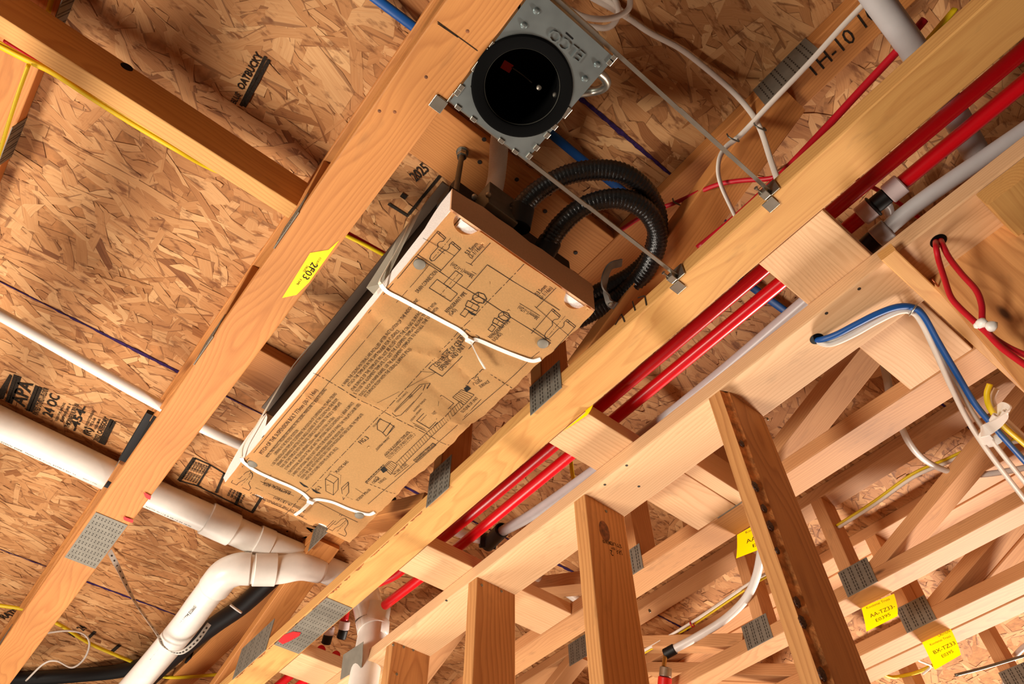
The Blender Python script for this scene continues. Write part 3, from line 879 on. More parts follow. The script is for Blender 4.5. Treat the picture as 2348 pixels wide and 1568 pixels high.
# clear film wrapped up the left side
V = [(CX0 - 0.006, 0.70, CZ + 1.112), (CX0 - 0.006, 0.735, CZ + 1.112), (CX0 - 0.022, 0.745, CZ + 1.135), (CX0 - 0.02, 0.66, CZ + 1.20), (CX0 - 0.012, 0.60, CZ + 1.29), (CX0 - 0.008, 0.585, CZ + 1.29)]
mesh_obj('plastic_film', V, [(0, 1, 2, 3), (0, 3, 4, 5)], FILM, carton)

# cable ties round the whole
def tie(name, pxs, tail, label, up):
    t = thing(name, on_card(C(*pxs[6])), label, 'cable tie', 'white cable ties round the template')
    path = spline([on_card(C(*p), 0.0022) for p in pxs], 6)
    V, Fc = ribbon_geo(path, 0.0085, 0.0022, lambda i: (0.25, 1, 0)); shade(mesh_obj('strap', V, Fc, TIE, t))
    hp = on_card(C(*pxs[6]), 0.005)
    a = on_card(C(*pxs[5]), 0.005); b = on_card(C(*pxs[7]), 0.005)
    bm_obj('lock_head', box_bm(0.016, 0.012, 0.008, 0.0018, 3), TIE, t, frame(a, b, (0.3, 1, 0), hp), smooth=False)
    V, Fc = ribbon_geo(spline([hp, hp.lerp(tail, 0.5) + Vector((0, 0, -0.004)), tail], 6), 0.0075, 0.002, (1, 0.6, 0)); mesh_obj('loose_tail', V, Fc, TIE, t)
    V, Fc = ribbon_geo(spline(up, 6), 0.0075, 0.002, (0, 1, 0)); mesh_obj('side_strap', V, Fc, TIEC, t)
    return t


e = on_card(C(*TIEA[0]), 0.002)
tie('cable_tie', TIEA, at(1112, 845, ZC - 0.020), 'white cable tie near the middle of the template, tail hanging towards the lower right',
    [e, e + Vector((-0.004, -0.004, 0.012)), Vector((CX0 - 0.009, e.y - 0.035, CZ + 1.20)), Vector((CX0 - 0.006, e.y - 0.06, CZ + 1.29))])
e = on_card(C(*TIEB[0]), 0.002)
tie('cable_tie', TIEB, at(676, 1181, ZC - 0.016), 'white cable tie near the far end of the template, tail hanging towards the lower left',
    [e, e + Vector((-0.007, -0.004, 0.03)), Vector((CX0 - 0.012, e.y - 0.05, CZ + 1.17)), Vector((CX0 - 0.014, e.y - 0.16, CZ + 1.25)), Vector((CX0 - 0.004, e.y - 0.24, CZ + 1.29))])

# ---- print on the template
def ct(s, x0, y0, x1, y1, h=0.0072, b='card'):
    text(s, C(x0, y0), C(x1, y1), h, b)


def cl(*pts, w=0.0011, dash=None, closed=False, b='card'):
    poly_stroke([C(*p) for p in pts], w, b, closed, dash=dash)


ct('PITCH OF THE SUSPENSION BOLT 773mm (30-7 / 16in)', 602, 1041, 729, 895, 0.0092)
for s, a, b_, c_, d_ in (
    ('NOTE, THIS PRODUCT REQUIRES AN OPENING IN THE CEILING. MAKE SURE TO CREATE CEILING', 615, 1049, 749, 894), ('OPENING IN THE SPECIFIED POSITION.', 633, 1044, 686, 986),
    ('1. USE THIS INSTALLATION TEMPLATE TO DETERMINE THE POSITION OF SUSPENSION BOLTS AND CEILING', 626, 1069, 773, 903), ('OPENING. THE DRAWING IS WRITTEN IN THE ANGLE LOOKING UP AT THE CEILING FROM THE ROOM.', 639, 1069, 777, 915),
    ('THUS, USE THIS TEMPLATE WITH THE PRINTED SURFACE FACING DOWN. THE SIZE OF TEMPLATE', 647, 1074, 784, 924), ('IS THE SAME AS THE CEILING OPENING (325mm x 880mm) (12-13/16in x 34-5/8in).', 657, 1078, 769, 957),
    ('2. THE POSITIONAL RELATION OF THE UNIT AND THE OPTIONAL GRILLE IS SHOWN IN FIG.1 (REAR SURFACE', 663, 1088, 813, 923), ('3. WHEN THE OPTIONAL GRILLE IS NOT GOING TO BE INSTALLED FOR A WHILE, THIS TEMPLATE CAN BE USED', 673, 1092, 828, 926),
    ('AS A COVER TO PREVENT DUST FROM ENTERING INSIDE THE INDOOR UNIT.', 686, 1093, 792, 981), ('COVER THE UNIT WITH THE PLASTIC BAG USED FOR PACKING AND THEN SECURE THE TEMPLATE', 694, 1097, 834, 950),
    ('WITH THE ATTACHED SCREW M5 x 30 (4PCS). (FIG.2)', 704, 1100, 776, 1028), ('4. WHEN THE CEILING MATERIALS ARE INSTALLED AFTER INSTALLATION OF THE INDOOR UNIT,', 788, 886, 962, 689),
    ('ATTACH THE TEMPLATE IN THE SAME MANNER FOR GUIDANCE.', 801, 886, 918, 758), ('(THE SURFACE OF THE TEMPLATE WILL NOT BE FLUSH WITH THE CEILING SURFACE', 810, 895, 968, 718),
    ('5. TO USE THE ALIGNMENT TEMPLATE, CUT OUT THE ALIGNMENT TEMPLATE ALONG THE CUT WITH', 817, 903, 1002, 697), ('TOOLS SUCH AS PAPER KNIVES. USE THE ALIGNMENT TEMPLATE TO INSTALL THE UNIT WITH', 829, 908, 1006, 709),
    ('ITS SURFACE FLUSH WITH THE CEILING SURFACE (FIG.3).', 840, 910, 945, 797)):
    ct(s, a, b_, c_, d_, 0.0070)
for s, a, b_, c_, d_, h in (('FIG.3', 829, 1018, 847, 1005, 0.011), ('FIG.2', 724, 1129, 738, 1117, 0.009), ('PLASTIC BAG', 774, 1084, 800, 1058, 0.0075), ('SCREW M5x30', 821, 1148, 851, 1123, 0.0075),
    ('ALIGN THE ALIGNMENT TEMPLATE', 885, 1045, 940, 991, 0.0068), ('TO THE CENTER OF BOLT HOLES', 892, 1049, 947, 998, 0.0068), ('ALIGNMENT TEMPLATE', 955, 1057, 998, 1019, 0.0075),
    ('OUTLINE OF UNIT', 904, 1088, 936, 1064, 0.0075), ('OUTLINE OF UNIT', 1061, 949, 1097, 914, 0.0075), ('CEILING', 857, 1109, 872, 1097, 0.0068), ('SURFACE', 871, 1109, 887, 1097, 0.0068),
    ('CEILING', 1089, 888, 1106, 874, 0.0075), ('SURFACE', 1102, 891, 1124, 876, 0.0075), ('CENTERLINE OF CEILING', 1002, 842, 1073, 774, 0.0118), ('OPENING AND UNIT', 1014, 850, 1068, 796, 0.0118),
    ('DRAIN CONNECTION', 959, 672, 1004, 624, 0.0082), ('REFRIGERANT PIPE', 1026, 718, 1071, 672, 0.0082), ('(GAS)', 1034, 725, 1048, 710, 0.0082), ('REFRIGERANT PIPE', 1125, 779, 1170, 737, 0.0082), ('(LIQUID)', 1133, 786, 1152, 766, 0.0082),
    ('53.5mm', 1073, 584, 1097, 560, 0.0088), ('(2-1/16in)', 1081, 592, 1109, 565, 0.0088), ('53.5mm', 1233, 679, 1255, 658, 0.0088), ('(2-1/16in)', 1241, 687, 1268, 662, 0.0088),
    ('38mm(1-1/2in)', 1088, 630, 1037, 600, 0.0088), ('38mm(1-1/2in)', 1237, 728, 1191, 700, 0.0088), ('ELECTRICAL BOX', 666, 1132, 605, 1106, 0.0092), ('PITCH OF THE SUSPENSION BOLT', 698, 1181, 582, 1129, 0.0092), ('249mm (9-13/16in)', 701, 1170, 629, 1138, 0.0092),
    ('UNIT', 941, 913, 949, 906, 0.0065), ('UNIT', 994, 950, 1002, 943, 0.0065), ('CEILING SURFACE', 912, 922, 936, 898, 0.0045), ('ALIGNMENT TEMPLATE', 950, 944, 978, 916, 0.0045), ('CEILING OPENING', 944, 966, 968, 938, 0.0045), ('CEILING SURFACE', 858, 980, 876, 960, 0.0045), ('ALIGNMENT TEMPLATE', 864, 1032, 894, 1004, 0.0045)):
    ct(s, a, b_, c_, d_, h)
cl((954, 587), (560, 1064)); cl((984, 607), (587, 1073), w=0.0008); cl((1202, 604), (651, 1183), dash=(0.020, 0.004, 0.004, 0.004)); cl((1263, 785), (844, 1156)); cl((953, 587), (1263, 786)); cl((957, 583), (1011, 619)); cl((1222, 753), (1263, 781))
cl((1070, 660), (1117, 607), (1283, 711)); cl((1124, 557), (1079, 605)); cl((970, 546), (1084, 608), w=0.0008); cl((1275, 660), (1230, 706)); cl((1226, 703), (1305, 769), w=0.0008); cl((1092, 628), (1005, 572), w=0.0008); cl((1191, 695), (1238, 725), w=0.0008)
cl((1002, 640), (1049, 672), (1033, 690), (984, 660), closed=True); cl((1045, 619), (1061, 630), (1034, 660), (1017, 650), closed=True); cl((1052, 625), (1010, 675), w=0.0007, dash=(0.008, 0.003))
for dx, dy in ((0, 0), (263, 178)):
    q = lambda *l: [(x + dx, y + dy) for x, y in l]
    cl(*q((1004, 530), (1022, 545), (1016, 553), (1008, 554), (1003, 559), (1004, 567), (988, 585), (985, 593), (989, 599), (996, 597), (1012, 580), (1018, 574), (1026, 572), (1030, 566), (1030, 560), (1037, 553), (1057, 569), (1008, 623)))
    cl(*q((1004, 530), (955, 587))); cl(*q((1002, 534), (1020, 549))); cl(*q((1035, 557), (1054, 572))); cl(*q((1033, 545), (988, 598)), w=0.0007, dash=(0.012, 0.003, 0.003, 0.003)); cl(*q((1010, 533), (1006, 537))); cl(*q((1043, 557), (1039, 561)))
for dx, dy, k in ((0, 0, 1.0), (58, 40, 0.85)):
    q = lambda *l: [(1092 + dx + (x - 1092) * k, 695 + dy + (y - 695) * k) for x, y in l]
    cl(*q((1085, 677), (1096, 670), (1110, 675), (1116, 686), (1108, 696), (1094, 693), (1083, 685)), closed=True, w=0.0014); cl(*q((1096, 670), (1098, 680), (1110, 687), (1116, 686))); cl(*q((1083, 685), (1098, 680))); cl(*q((1108, 696), (1110, 687)))
    cl(*q((1073, 688), (1099, 703), (1093, 714), (1067, 700)), closed=True, w=0.0013); cl(*q((1078, 690), (1085, 684))); cl(*q((1093, 699), (1100, 694))); cl(*q((1066, 707), (1076, 713), (1066, 727), (1055, 720)), closed=True); cl(*q((1086, 694), (1079, 706)), w=0.0008); cl(*q((1070, 701), (1064, 708))); cl(*q((1088, 712), (1080, 716)))
cl((983, 844), (1068, 757), (1099, 777), (1014, 862), closed=True, w=0.0013); cl((718, 855), (1030, 1024), dash=(0.016, 0.004, 0.004, 0.004)); cl((851, 930), (998, 854), (963, 851), w=0.0007); cl((1106, 848), (1176, 891), dash=(0.006, 0.004)); cl((1106, 848), (1068, 885), w=0.0014, dash=(0.010, 0.003))
cl((1054, 920), (908, 1060)); cl((1062, 931), (919, 1069))
for i in range(31):
    f = i / 30; a = (1054 + (908 - 1054) * f, 920 + (1060 - 920) * f); b_ = (1062 + (919 - 1062) * f, 931 + (1069 - 931) * f); cl((a[0] + 2, a[1] - 2), b_, w=0.0006)
for pts in ([(1038, 910), (1058, 893), (1087, 906), (1064, 929)], [(880, 1073), (897, 1056), (911, 1064), (896, 1087)]):
    cl(*pts, closed=True)
    for i in range(1, 6):
        f = i / 6; cl((pts[0][0] + (pts[1][0] - pts[0][0]) * f, pts[0][1] + (pts[1][1] - pts[0][1]) * f), (pts[3][0] + (pts[2][0] - pts[3][0]) * f * 0.9, pts[3][1] + (pts[2][1] - pts[3][1]) * f), w=0.0007)
for (px, py) in ((1071, 891), (880, 1076)): fill_poly([C(px - 8, py), C(px + 1, py - 7), C(px + 9, py + 1), C(px - 1, py + 8)], 'card')
cl((900, 945), (962, 882), (986, 880), (981, 888), (920, 950), (908, 953), closed=True); cl((905, 942), (968, 884)); cl((930, 944), (968, 900), w=0.0008); cl((975, 883), (970, 895)); cl((985, 882), (979, 892))
cl((955, 965), (1012, 908), (1040, 925), (984, 983), closed=True, w=0.0013); cl((963, 967), (1014, 915), w=0.0008); cl((995, 977), (1034, 937)); cl((1001, 962), (1006, 920), w=0.0006); cl((950, 975), (978, 990)); cl((947, 970), (975, 985), w=0.0008)
cl((865, 970), (870, 960), (893, 970), (905, 978), (885, 1000), (875, 990), (865, 985), closed=True); cl((896, 968), (878, 992), w=0.0016); cl((904, 974), (888, 997), w=0.0016); cl((893, 998), (863, 1035), w=0.0006)
cl((882, 1045), (942, 990), (953, 997), (893, 1051), closed=True, w=0.0008, dash=(0.004, 0.0025)); cl((948, 1055), (993, 1016), (1000, 1020), (956, 1060), closed=True)
cl((1064, 958), (1103, 916)); cl((905, 1092), (938, 1066)); cl((840, 1107), (893, 1056)); cl((839, 1106), (906, 1134), dash=(0.006, 0.004)); cl((838, 1105), (880, 1065), w=0.002, dash=(0.008, 0.002))
for (px, py) in ((860, 1098), (1089, 870)): cl((px - 2, py + 4), (px + 1, py + 6), (px + 6, py + 1), (px + 8, py + 3), (px + 7, py - 5), (px, py - 5), (px + 2, py - 3), (px - 3, py + 2), closed=True, w=0.0008)
cl((746, 1098), (757, 1087), (776, 1096), (775, 1122), (764, 1136), (747, 1126), closed=True, w=0.001); cl((746, 1098), (765, 1108), (776, 1096)); cl((765, 1108), (764, 1136)); cl((783, 1118), (799, 1103), (800, 1127), (787, 1146), closed=True, w=0.0012); cl((787, 1122), (801, 1106)); cl((752, 1090), (758, 1080), (782, 1088), (780, 1110), w=0.0006, dash=(0.004, 0.002)); cl((815, 1118), (838, 1134), w=0.0007); cl((795, 1138), (812, 1145), w=0.0007, dash=(0.006, 0.004))
cl((574, 1131), (620, 1093)); cl((578, 1132), (690, 1184), (745, 1212)); cl((597, 1105), (700, 1152), w=0.0008); cl((586, 1117), (690, 1164), w=0.0008); cl((745, 1212), (780, 1180), (820, 1197)); cl((749, 1214), (784, 1182)); cl((530, 1106), (555, 1073)); cl((780, 1180), (690, 1138), w=0.0008)
for dx, dy in ((0, 0), (220, 105)):
    q = lambda *l: [(x + dx, y + dy) for x, y in l]
    cl(*q((530, 1106), (542, 1112), (548, 1106), (560, 1100), (574, 1087), (572, 1083), (562, 1086), (549, 1098), (545, 1097)), w=0.001); cl(*q((556, 1118), (571, 1124), (575, 1118), (570, 1108), (578, 1095), (577, 1088), (573, 1086))); cl(*q((553, 1113), (577, 1088)), w=0.0007, dash=(0.008, 0.003))
# punctures where the fixing points tore the face
for (px, py) in ((1079, 715), (722, 1124), (694, 1109)):
    fill_poly([on_card(C(px + a, py + b_), 0.0003) for a, b_ in ((-8, -5), (-3, -3), (2, 1), (10, 5), (14, 9), (3, 7), (-4, 1))], 'card')
# ------------------------------------------------------------------ recessed light housing on bar hangers
LX0, LX1, LY0, LY1 = 0.1605, 0.3155, 0.149, 0.3575
ZP = H + 0.001
lf = thing('recessed_light', (0.237, 0.254, ZP), 'galvanised recessed light housing with a black trim ring and stamped letters', 'light fixture')
cx_, cy_ = 0.2352, 0.2705
# mounting plate with a round hole
seg = 64; rim = [(cx_ + 0.060 * math.cos(2 * math.pi * k / seg), cy_ + 0.060 * math.sin(2 * math.pi * k / seg)) for k in range(seg)]


def to_rect(th):
    c, s = math.cos(th), math.sin(th)
    tx = ((LX1 - cx_) / c if c > 0 else (LX0 - cx_) / c) if abs(c) > 1e-9 else 1e9
    ty = ((LY1 - cy_) / s if s > 0 else (LY0 - cy_) / s) if abs(s) > 1e-9 else 1e9
    t = min(tx, ty); return (cx_ + c * t, cy_ + s * t)


ang = sorted([2 * math.pi * k / seg for k in range(seg)] + [math.atan2(y - cy_, x - cx_) % (2 * math.pi) for x in (LX0, LX1) for y in (LY0, LY1)])
V = []; Fc = []; n = len(ang)
for z in (ZP, ZP + 0.0014):
    for th in ang: V.append((cx_ + 0.060 * math.cos(th), cy_ + 0.060 * math.sin(th), z))
    for th in ang: V.append((*to_rect(th), z))
for k in range(n):
    k2 = (k + 1) % n
    Fc += [(k, k2, n + k2, n + k), (2 * n + k, 3 * n + k, 3 * n + k2, 2 * n + k2), (n + k, n + k2, 3 * n + k2, 3 * n + k), (k2, k, 2 * n + k, 2 * n + k2)]
mesh_obj('mounting_plate', V, Fc, GALV, lf)
box('housing_box', (LX0 + 0.006, LY0 + 0.006, ZP + 0.0016), (LX1 - 0.006, LY0 + 0.042, ZP + 0.15), GALV, lf, bev=0.002)
for (a, b) in (((LX0 + 0.004, LY0 + 0.045, ZP + 0.0016), (LX0 + 0.0055, LY1 - 0.004, ZP + 0.15)), ((LX1 - 0.0055, LY0 + 0.045, ZP + 0.0016), (LX1 - 0.004, LY1 - 0.004, ZP + 0.15)), ((LX0 + 0.006, LY1 - 0.0055, ZP + 0.0016), (LX1 - 0.006, LY1 - 0.004, ZP + 0.15)), ((LX0 + 0.004, LY0 + 0.043, ZP + 0.1501), (LX1 - 0.004, LY1 - 0.004, ZP + 0.1515))):
    box('housing_wall', a, b, GALV, lf, bev=0)
ctr = Vector((cx_, cy_, ZP))
lathe('trim_ring', [(0.0592, 0.0), (0.0595, -0.003), (0.0625, -0.0048), (0.076, -0.0042), (0.0785, -0.0022), (0.0788, -0.0002)], ctr, ctr + Vector((0, 0, 1)), RINGM, lf, 72)
lathe('inner_sleeve', [(0.0594, -0.0025), (0.0588, 0.010), (0.0588, 0.1445), (0.0, 0.145)], ctr, ctr + Vector((0, 0, 1)), BLACKM, lf, 48)
lathe('bright_lip', [(0.0586, -0.0012), (0.0578, 0.001), (0.0586, 0.0024)], ctr, ctr + Vector((0, 0, 1)), DULLST, lf, 64)
for (px, py) in ((1273, 217), (1149, 259), (1236, 200)):
    p = at(px, py, 1.165); lathe('sleeve_screw', [(0, -0.004), (0.004, -0.003), (0.0045, 0.0)], p, p + Vector((0, 0, 1)), STEEL, lf, 12)
w0, w1 = at(1174, 155, 1.19), at(1220, 190, 1.19)
tube('tag_wire', [w0, (w0 + w1) / 2 + Vector((0, 0, 0.004)), w1], 0.0011, DULLST, lf)
bm_obj('wire_tag', box_bm(0.017, 0.014, 0.001, 0.0), REDTAG, lf, frame(at(1155, 148, 1.192), at(1170, 157, 1.192), (0.3, 1, 0)))
for (px, py) in ((1230, 25), (1201.5, 58), (1369.5, 148), (1341, 180.5)):
    p = at(px, py, 1.121)
    V, Fc = lathe_geo([(0.0, -0.0045), (0.003, -0.004), (0.0048, -0.001), (0.0052, 0.0)], Matrix.Translation(p + Vector((0, 0, 0.0))), 14)
    shade(mesh_obj('dimple', V, Fc, GALV, lf))
for (px, py, r) in ((1171, 92, 0.0026), (1082.5, 198, 0.0024)):
    p = at(px, py, 1.121); lathe('punched_hole', [(0, -0.0003), (r, -0.0003), (r, 0.0)], p, p + Vector((0, 0, 1)), BLACKM, lf, 16)
stroke(at(1297.5, 75, 1.1205), at(1314, 90, 1.1205), 0.0024, 'slot'); print_obj('punched_slot', 'slot', BLACKM, lf)
# folded tabs along the edges
for (px, py) in ((1128, 103), (1118, 120), (1098, 148), (1087, 157), (1052, 197), (1045, 210), (1305, 255), (1291, 260), (1268, 288), (1254, 310), (1228, 337), (1210, 355), (1405, 148), (1410, 137)):
    p = at(px, py, 1.119); side = LX0 if px < 1180 else LX1
    p.x = side + (0.001 if px < 1180 else -0.001)
    box('edge_tab', (p.x - 0.004, p.y - 0.005, ZP - 0.0025), (p.x + 0.004, p.y + 0.005, ZP - 0.0002), STEEL, lf, bev=0.0006)
for (px, py) in ((1050, 247), (1085, 275), (1148, 325), (1180, 350)):
    p = at(px, py, 1.119); box('edge_tab', (p.x - 0.005, LY1 - 0.004, ZP - 0.0025), (p.x + 0.005, LY1 + 0.003, ZP - 0.0002), STEEL, lf, bev=0.0006)
# stamped letters, raised from the plate
text('ELCO', at(1343, 124, 1.1205), at(1268, 64, 1.1205), 0.0170, 'emb', squeeze=True)
# bar hangers to the trusses
def hanger(y, x0, x1, label, clip_left):
    h = thing('bar_hanger', ((x0 + x1) / 2, y, H + 0.004), label, 'hanger bar', 'hanger bars of the light housing')
    z = H + 0.010
    V, Fc = ribbon_geo([Vector((x0, y, z)), Vector((0.45, y, z - 0.002)), Vector((0.452, y - 0.001, z - 0.002)), Vector((x1, y, z))], 0.0065, 0.0045, (0, 1, 0)); mesh_obj('bar', V, Fc, STEEL, h)
    V, Fc = ribbon_geo([Vector((0.33, y + 0.002, z + 0.005)), Vector((0.58, y + 0.002, z + 0.005))], 0.004, 0.004, (0, 1, 0)); mesh_obj('inner_bar', V, Fc, DULLST, h)
    for side, xw in ((1, x1), (-1, x0)) if clip_left else ((1, x1),):
        xa = xw
        box('foot_plate', (xa - 0.003, y - 0.016, H - 0.002), (xa - 0.0012, y + 0.014, H + 0.032), STEEL, h, bev=0.0004)
        box('foot_lip', (min(xa, xa + side * 0.022), y + 0.002, H - 0.0034), (max(xa, xa + side * 0.022), y + 0.024, H - 0.0012), STEEL, h, bev=0.0005)
        box('foot_block', (xa - 0.017, y + 0.001, H - 0.003), (xa - 0.003, y + 0.015, H + 0.010), STEEL, h, bev=0.001)
        a = Vector((xa - 0.030, y + 0.010, H + 0.004)); b = Vector((xa - 0.012, y + 0.010, H + 0.004))
        lathe('drive_nail', [(0, 0), (0.0036, 0.0), (0.0036, 0.002), (0.0016, 0.003), (0.0016, 0.018)], a, b, STEEL, h, 12)
    return h


hanger(LY1 + 0.001, 0.1595, 0.679, 'thin steel hanger bar from the light housing to the pale truss beside the hose loops', True)
hanger(LY0 - 0.006, 0.1595, 0.679, 'thin steel hanger bar from the light housing to the clip below the white cables', False)
# ------------------------------------------------------------------ hoses of the unit
def ribbed(name, pxs, r, mat, parent, rib=0.0075, amp=0.0020, sides=20):
    path = spline(px_path(pxs), 40)
    # resample evenly
    out = [path[0]]; acc = 0.0; step = rib / 3
    for a, b in zip(path, path[1:]):
        L = (b - a).length
        while acc + L >= step:
            t = (step - acc) / L; a = a.lerp(b, t); out.append(a.copy()); L = (b - a).length; acc = 0.0
        acc += L
    V, Fc = tube_geo(out, lambda i, s: r + amp * (0.5 + 0.5 * math.cos(2 * math.pi * i / 3)) + 0.0006 * math.sin(s * 37), sides)
    return shade(mesh_obj(name, V, Fc, mat, parent), 80)


hl = thing('insulated_hose', at(1178, 498, 1.235), 'black ribbed hose looping outermost from the unit end', 'hose', 'black insulated hoses')
ribbed('hose_skin', [(1172, 505, 1.235), (1225, 445, 1.27), (1290, 405, 1.29), (1360, 390, 1.30), (1430, 398, 1.30), (1482, 440, 1.30), (1508, 505, 1.295), (1495, 580, 1.285), (1450, 630, 1.275), (1385, 665, 1.26), (1310, 700, 1.25)], 0.0185, HOSE, hl)
lathe('hose_sleeve', [(0.0, 0), (0.024, 0), (0.025, 0.045), (0.020, 0.05)], at(1188, 522, 1.215), at(1196, 478, 1.255), BLKRUB, hl, 20)
hl = thing('insulated_hose', at(1255, 560, 1.235), 'black ribbed hose on the inner loop, ending lower on the unit', 'hose', 'black insulated hoses')
ribbed('hose_skin', [(1248, 572, 1.22), (1285, 518, 1.245), (1335, 475, 1.26), (1395, 456, 1.265), (1448, 462, 1.265), (1492, 495, 1.262), (1508, 550, 1.258), (1480, 620, 1.250), (1430, 672, 1.24), (1375, 705, 1.23), (1320, 735, 1.22)], 0.0185, HOSE, hl)
lathe('hose_sleeve', [(0.0, 0), (0.023, 0), (0.023, 0.04), (0.020, 0.045)], at(1240, 590, 1.205), at(1262, 552, 1.235), BLKRUB, hl, 20)
hs = thing('hose_strap', at(1404, 660, 1.22), 'grey plastic strap clamping the two black hoses to the truss', 'strap')
a, b = at(1384, 650, 1.235), at(1428, 655, 1.235)
V, Fc = ribbon_geo(spline([at(1425, 602, 1.232), at(1398, 612, 1.212), at(1386, 645, 1.205), at(1392, 680, 1.205), at(1402, 697, 1.205), at(1420, 703, 1.215)], 8), 0.016, 0.004, lambda i: (0.8, 0.6, 0.1)); shade(mesh_obj('band', V, Fc, DUCTT, hs))
p = at(1402, 697, 1.203); lathe('screw_head', [(0, -0.004), (0.006, -0.003), (0.007, 0.0)], p, p + Vector((0, 0, 1)), STEEL, hs, 14)
dh = thing('drain_hose', at(1128, 455, 1.27), 'white fabric-wrapped drain hose dropping from behind the light housing to the unit', 'hose')
ribbed('hose_skin', [(1150, 290, 1.40), (1145, 330, 1.40), (1142, 370, 1.385), (1138, 410, 1.35), (1131, 440, 1.30), (1124, 462, 1.26)], 0.0182, INSUL, dh, rib=0.006, amp=0.0004)
mc = tube('metal_conduit', px_path([(1372, 165, 1.22), (1386, 178, 1.23), (1391, 192, 1.24), (1380, 204, 1.25), (1358, 210, 1.26), (1330, 214, 1.26)]), lambda i, s: 0.0068 + 0.0009 * (i % 2), STEEL, n=14, sides=14)
tag(mc, 'short loop of flexible metal conduit beside the light housing', 'conduit')

# ------------------------------------------------------------------ drain pipes
dp = thing('drain_pipe', at(258, 1093, 1.42), 'large white drain pipe with wye fitting, crossing behind the orange truss at lower left', 'pipe')
A = [at(*q, 1.42) for q in ((-90, 928), (0, 971), (258, 1093), (473, 1187), (536, 1216), (585, 1238), (733, 1300), (800, 1328))]
r3 = 0.0435
tube('main_pipe', A, r3, PVC, dp, sides=32, smooth_path=False)


def sleeve(name, p, q, r, mat, parent, seg=32, lip=0.002):
    L = (q - p).length
    return lathe(name, [(r * 0.8, 0), (r - lip, 0), (r, lip), (r, L - lip), (r - lip, L), (r * 0.8, L)], p, q, mat, parent, seg)


sleeve('coupling', A[3], A[4], r3 + 0.0065, PVC, dp)
sleeve('wye_hub', A[5], A[5].lerp(A[6], 0.22), r3 + 0.006, PVC, dp)
sleeve('wye_body', A[5].lerp(A[6], 0.2), A[6], r3 + 0.0035, PVC, dp)
sleeve('wye_lip', A[5].lerp(A[6], 0.955), A[6], r3 + 0.0075, PVC, dp)
B = px_path([(735, 1305, 1.395), (690, 1298, 1.375), (640, 1306, 1.35), (592, 1306, 1.335), (548, 1304, 1.325), (508, 1325, 1.31), (462, 1382, 1.285), (413, 1448, 1.26), (300, 1580, 1.22), (220, 1660, 1.2)])
tube('branch_pipe', B, r3, PVC, dp, sides=32)
sleeve('branch_hub', B[2].lerp(B[3], 0.15), B[3].lerp(B[4], 0.25), r3 + 0.006, PVC, dp)
el = spline(px_path([(575, 1304, 1.333), (545, 1305, 1.325), (515, 1318, 1.313), (492, 1345, 1.302)]), 8)
tube('elbow', el, r3 + 0.0055, PVC, dp, smooth_path=False, sides=32)
n_ = Vector((0, 0.30, -0.95)).normalized()


def on_pipe(px, py, z=1.42, n=n_, r=r3):
    p = at(px, py, z); return p + n * (r + 0.0006)


for s, x0, x1 in (('PVC-DWV PIPE', 2, 66), ('Meets U.P. Code ASTM F 891-24', 72, 180), ('MFG 1.CM', 196, 226), ('MADE IN U.S.A 03-12-24 10:30', 340, 450)):
    f = lambda x: A[1].lerp(A[3], x / 473.0) + n_ * (r3 + 0.0007)
    text(s, f(x0), f(x1), 0.0075, 'pipe', nrm=n_)
nb = Vector((-0.35, -0.45, -0.82)).normalized()
f = lambda t: B[6].lerp(B[8], t) + nb * (r3 + 0.002)
tx = (B[6] - B[8]).normalized(); nb = (nb - tx * nb.dot(tx)).normalized()
f = lambda t: B[6].lerp(B[8], t) + nb * (r3 + 0.0012)
text('CHARLOTTE PIPE ABS/PVC-DWV 3\" ASTM D2665', f(0.55), f(-0.05), 0.010, 'pipe', nrm=nb)
# black saddle strap on the truss
ps = thing('pipe_strap', at(285, 1050, 1.30), 'black plastic strap holding the large drain pipe to the orange truss', 'strap')
c0 = at(262, 1094, 1.42)
V, Fc = lathe_geo([(r3 + 0.001, -0.012), (r3 + 0.005, -0.012), (r3 + 0.005, 0.012), (r3 + 0.001, 0.012)], frame(A[1], A[3], (0, 1, 0), c0) @ Matrix.Rotation(math.pi / 2, 4, 'Y'), 40, True); shade(mesh_obj('band', V, Fc, BLKRUB, ps))
P = [at(275, 1062, 1.36), at(300, 1050, 1.33), at(368, 944, 1.33), at(340, 944, 1.36)]
board('strap_arm', at(286, 1055, 1.345), at(350, 948, 1.345), 0.03, 0.012, BLKRUB, wdir=(1, 0, 0), parent=ps)
board('strap_face', at(308, 1040, 1.32), at(366, 942, 1.32), 0.014, 0.010, UNITM, wdir=(1, 0, 0), parent=ps)

# hanger strap of perforated steel
sp_ = spline(px_path([(250, 1262, 1.46), (275, 1310, 1.43), (307, 1375, 1.36), (361, 1455, 1.24), (373, 1479, 1.20), (394, 1494, 1.185), (420, 1494, 1.19), (452, 1468, 1.22), (480, 1430, 1.27)]), 8)
hs = thing('pipe_hanger', sp_[0], 'perforated steel hanger strap slung under the branch drain pipe', 'strap')
V, Fc = ribbon_geo(sp_, 0.016, 0.0012, (1, 0.3, 0)); mesh_obj('strap_band', V, Fc, STRAPM, hs)
V = []; Fc = []
for i in range(2, len(sp_) - 2, 2):
    t = (sp_[i + 1] - sp_[i - 1]).normalized(); w = Vector((1, 0.3, 0)); w = (w - t * w.dot(t)).normalized(); nn = t.cross(w)
    if nn.dot(Vector((0, 0, CZ)) - Vector((0, 0, 0)) - sp_[i] + Vector((0, 0, 0))) < 0: nn = -nn
    b = len(V)
    for k in range(6): V.append(sp_[i] + nn * 0.001 + t * (0.004 * math.cos(k * math.pi / 3)) + w * (0.003 * math.sin(k * math.pi / 3)))
    Fc.append(tuple(range(b, b + 6)))
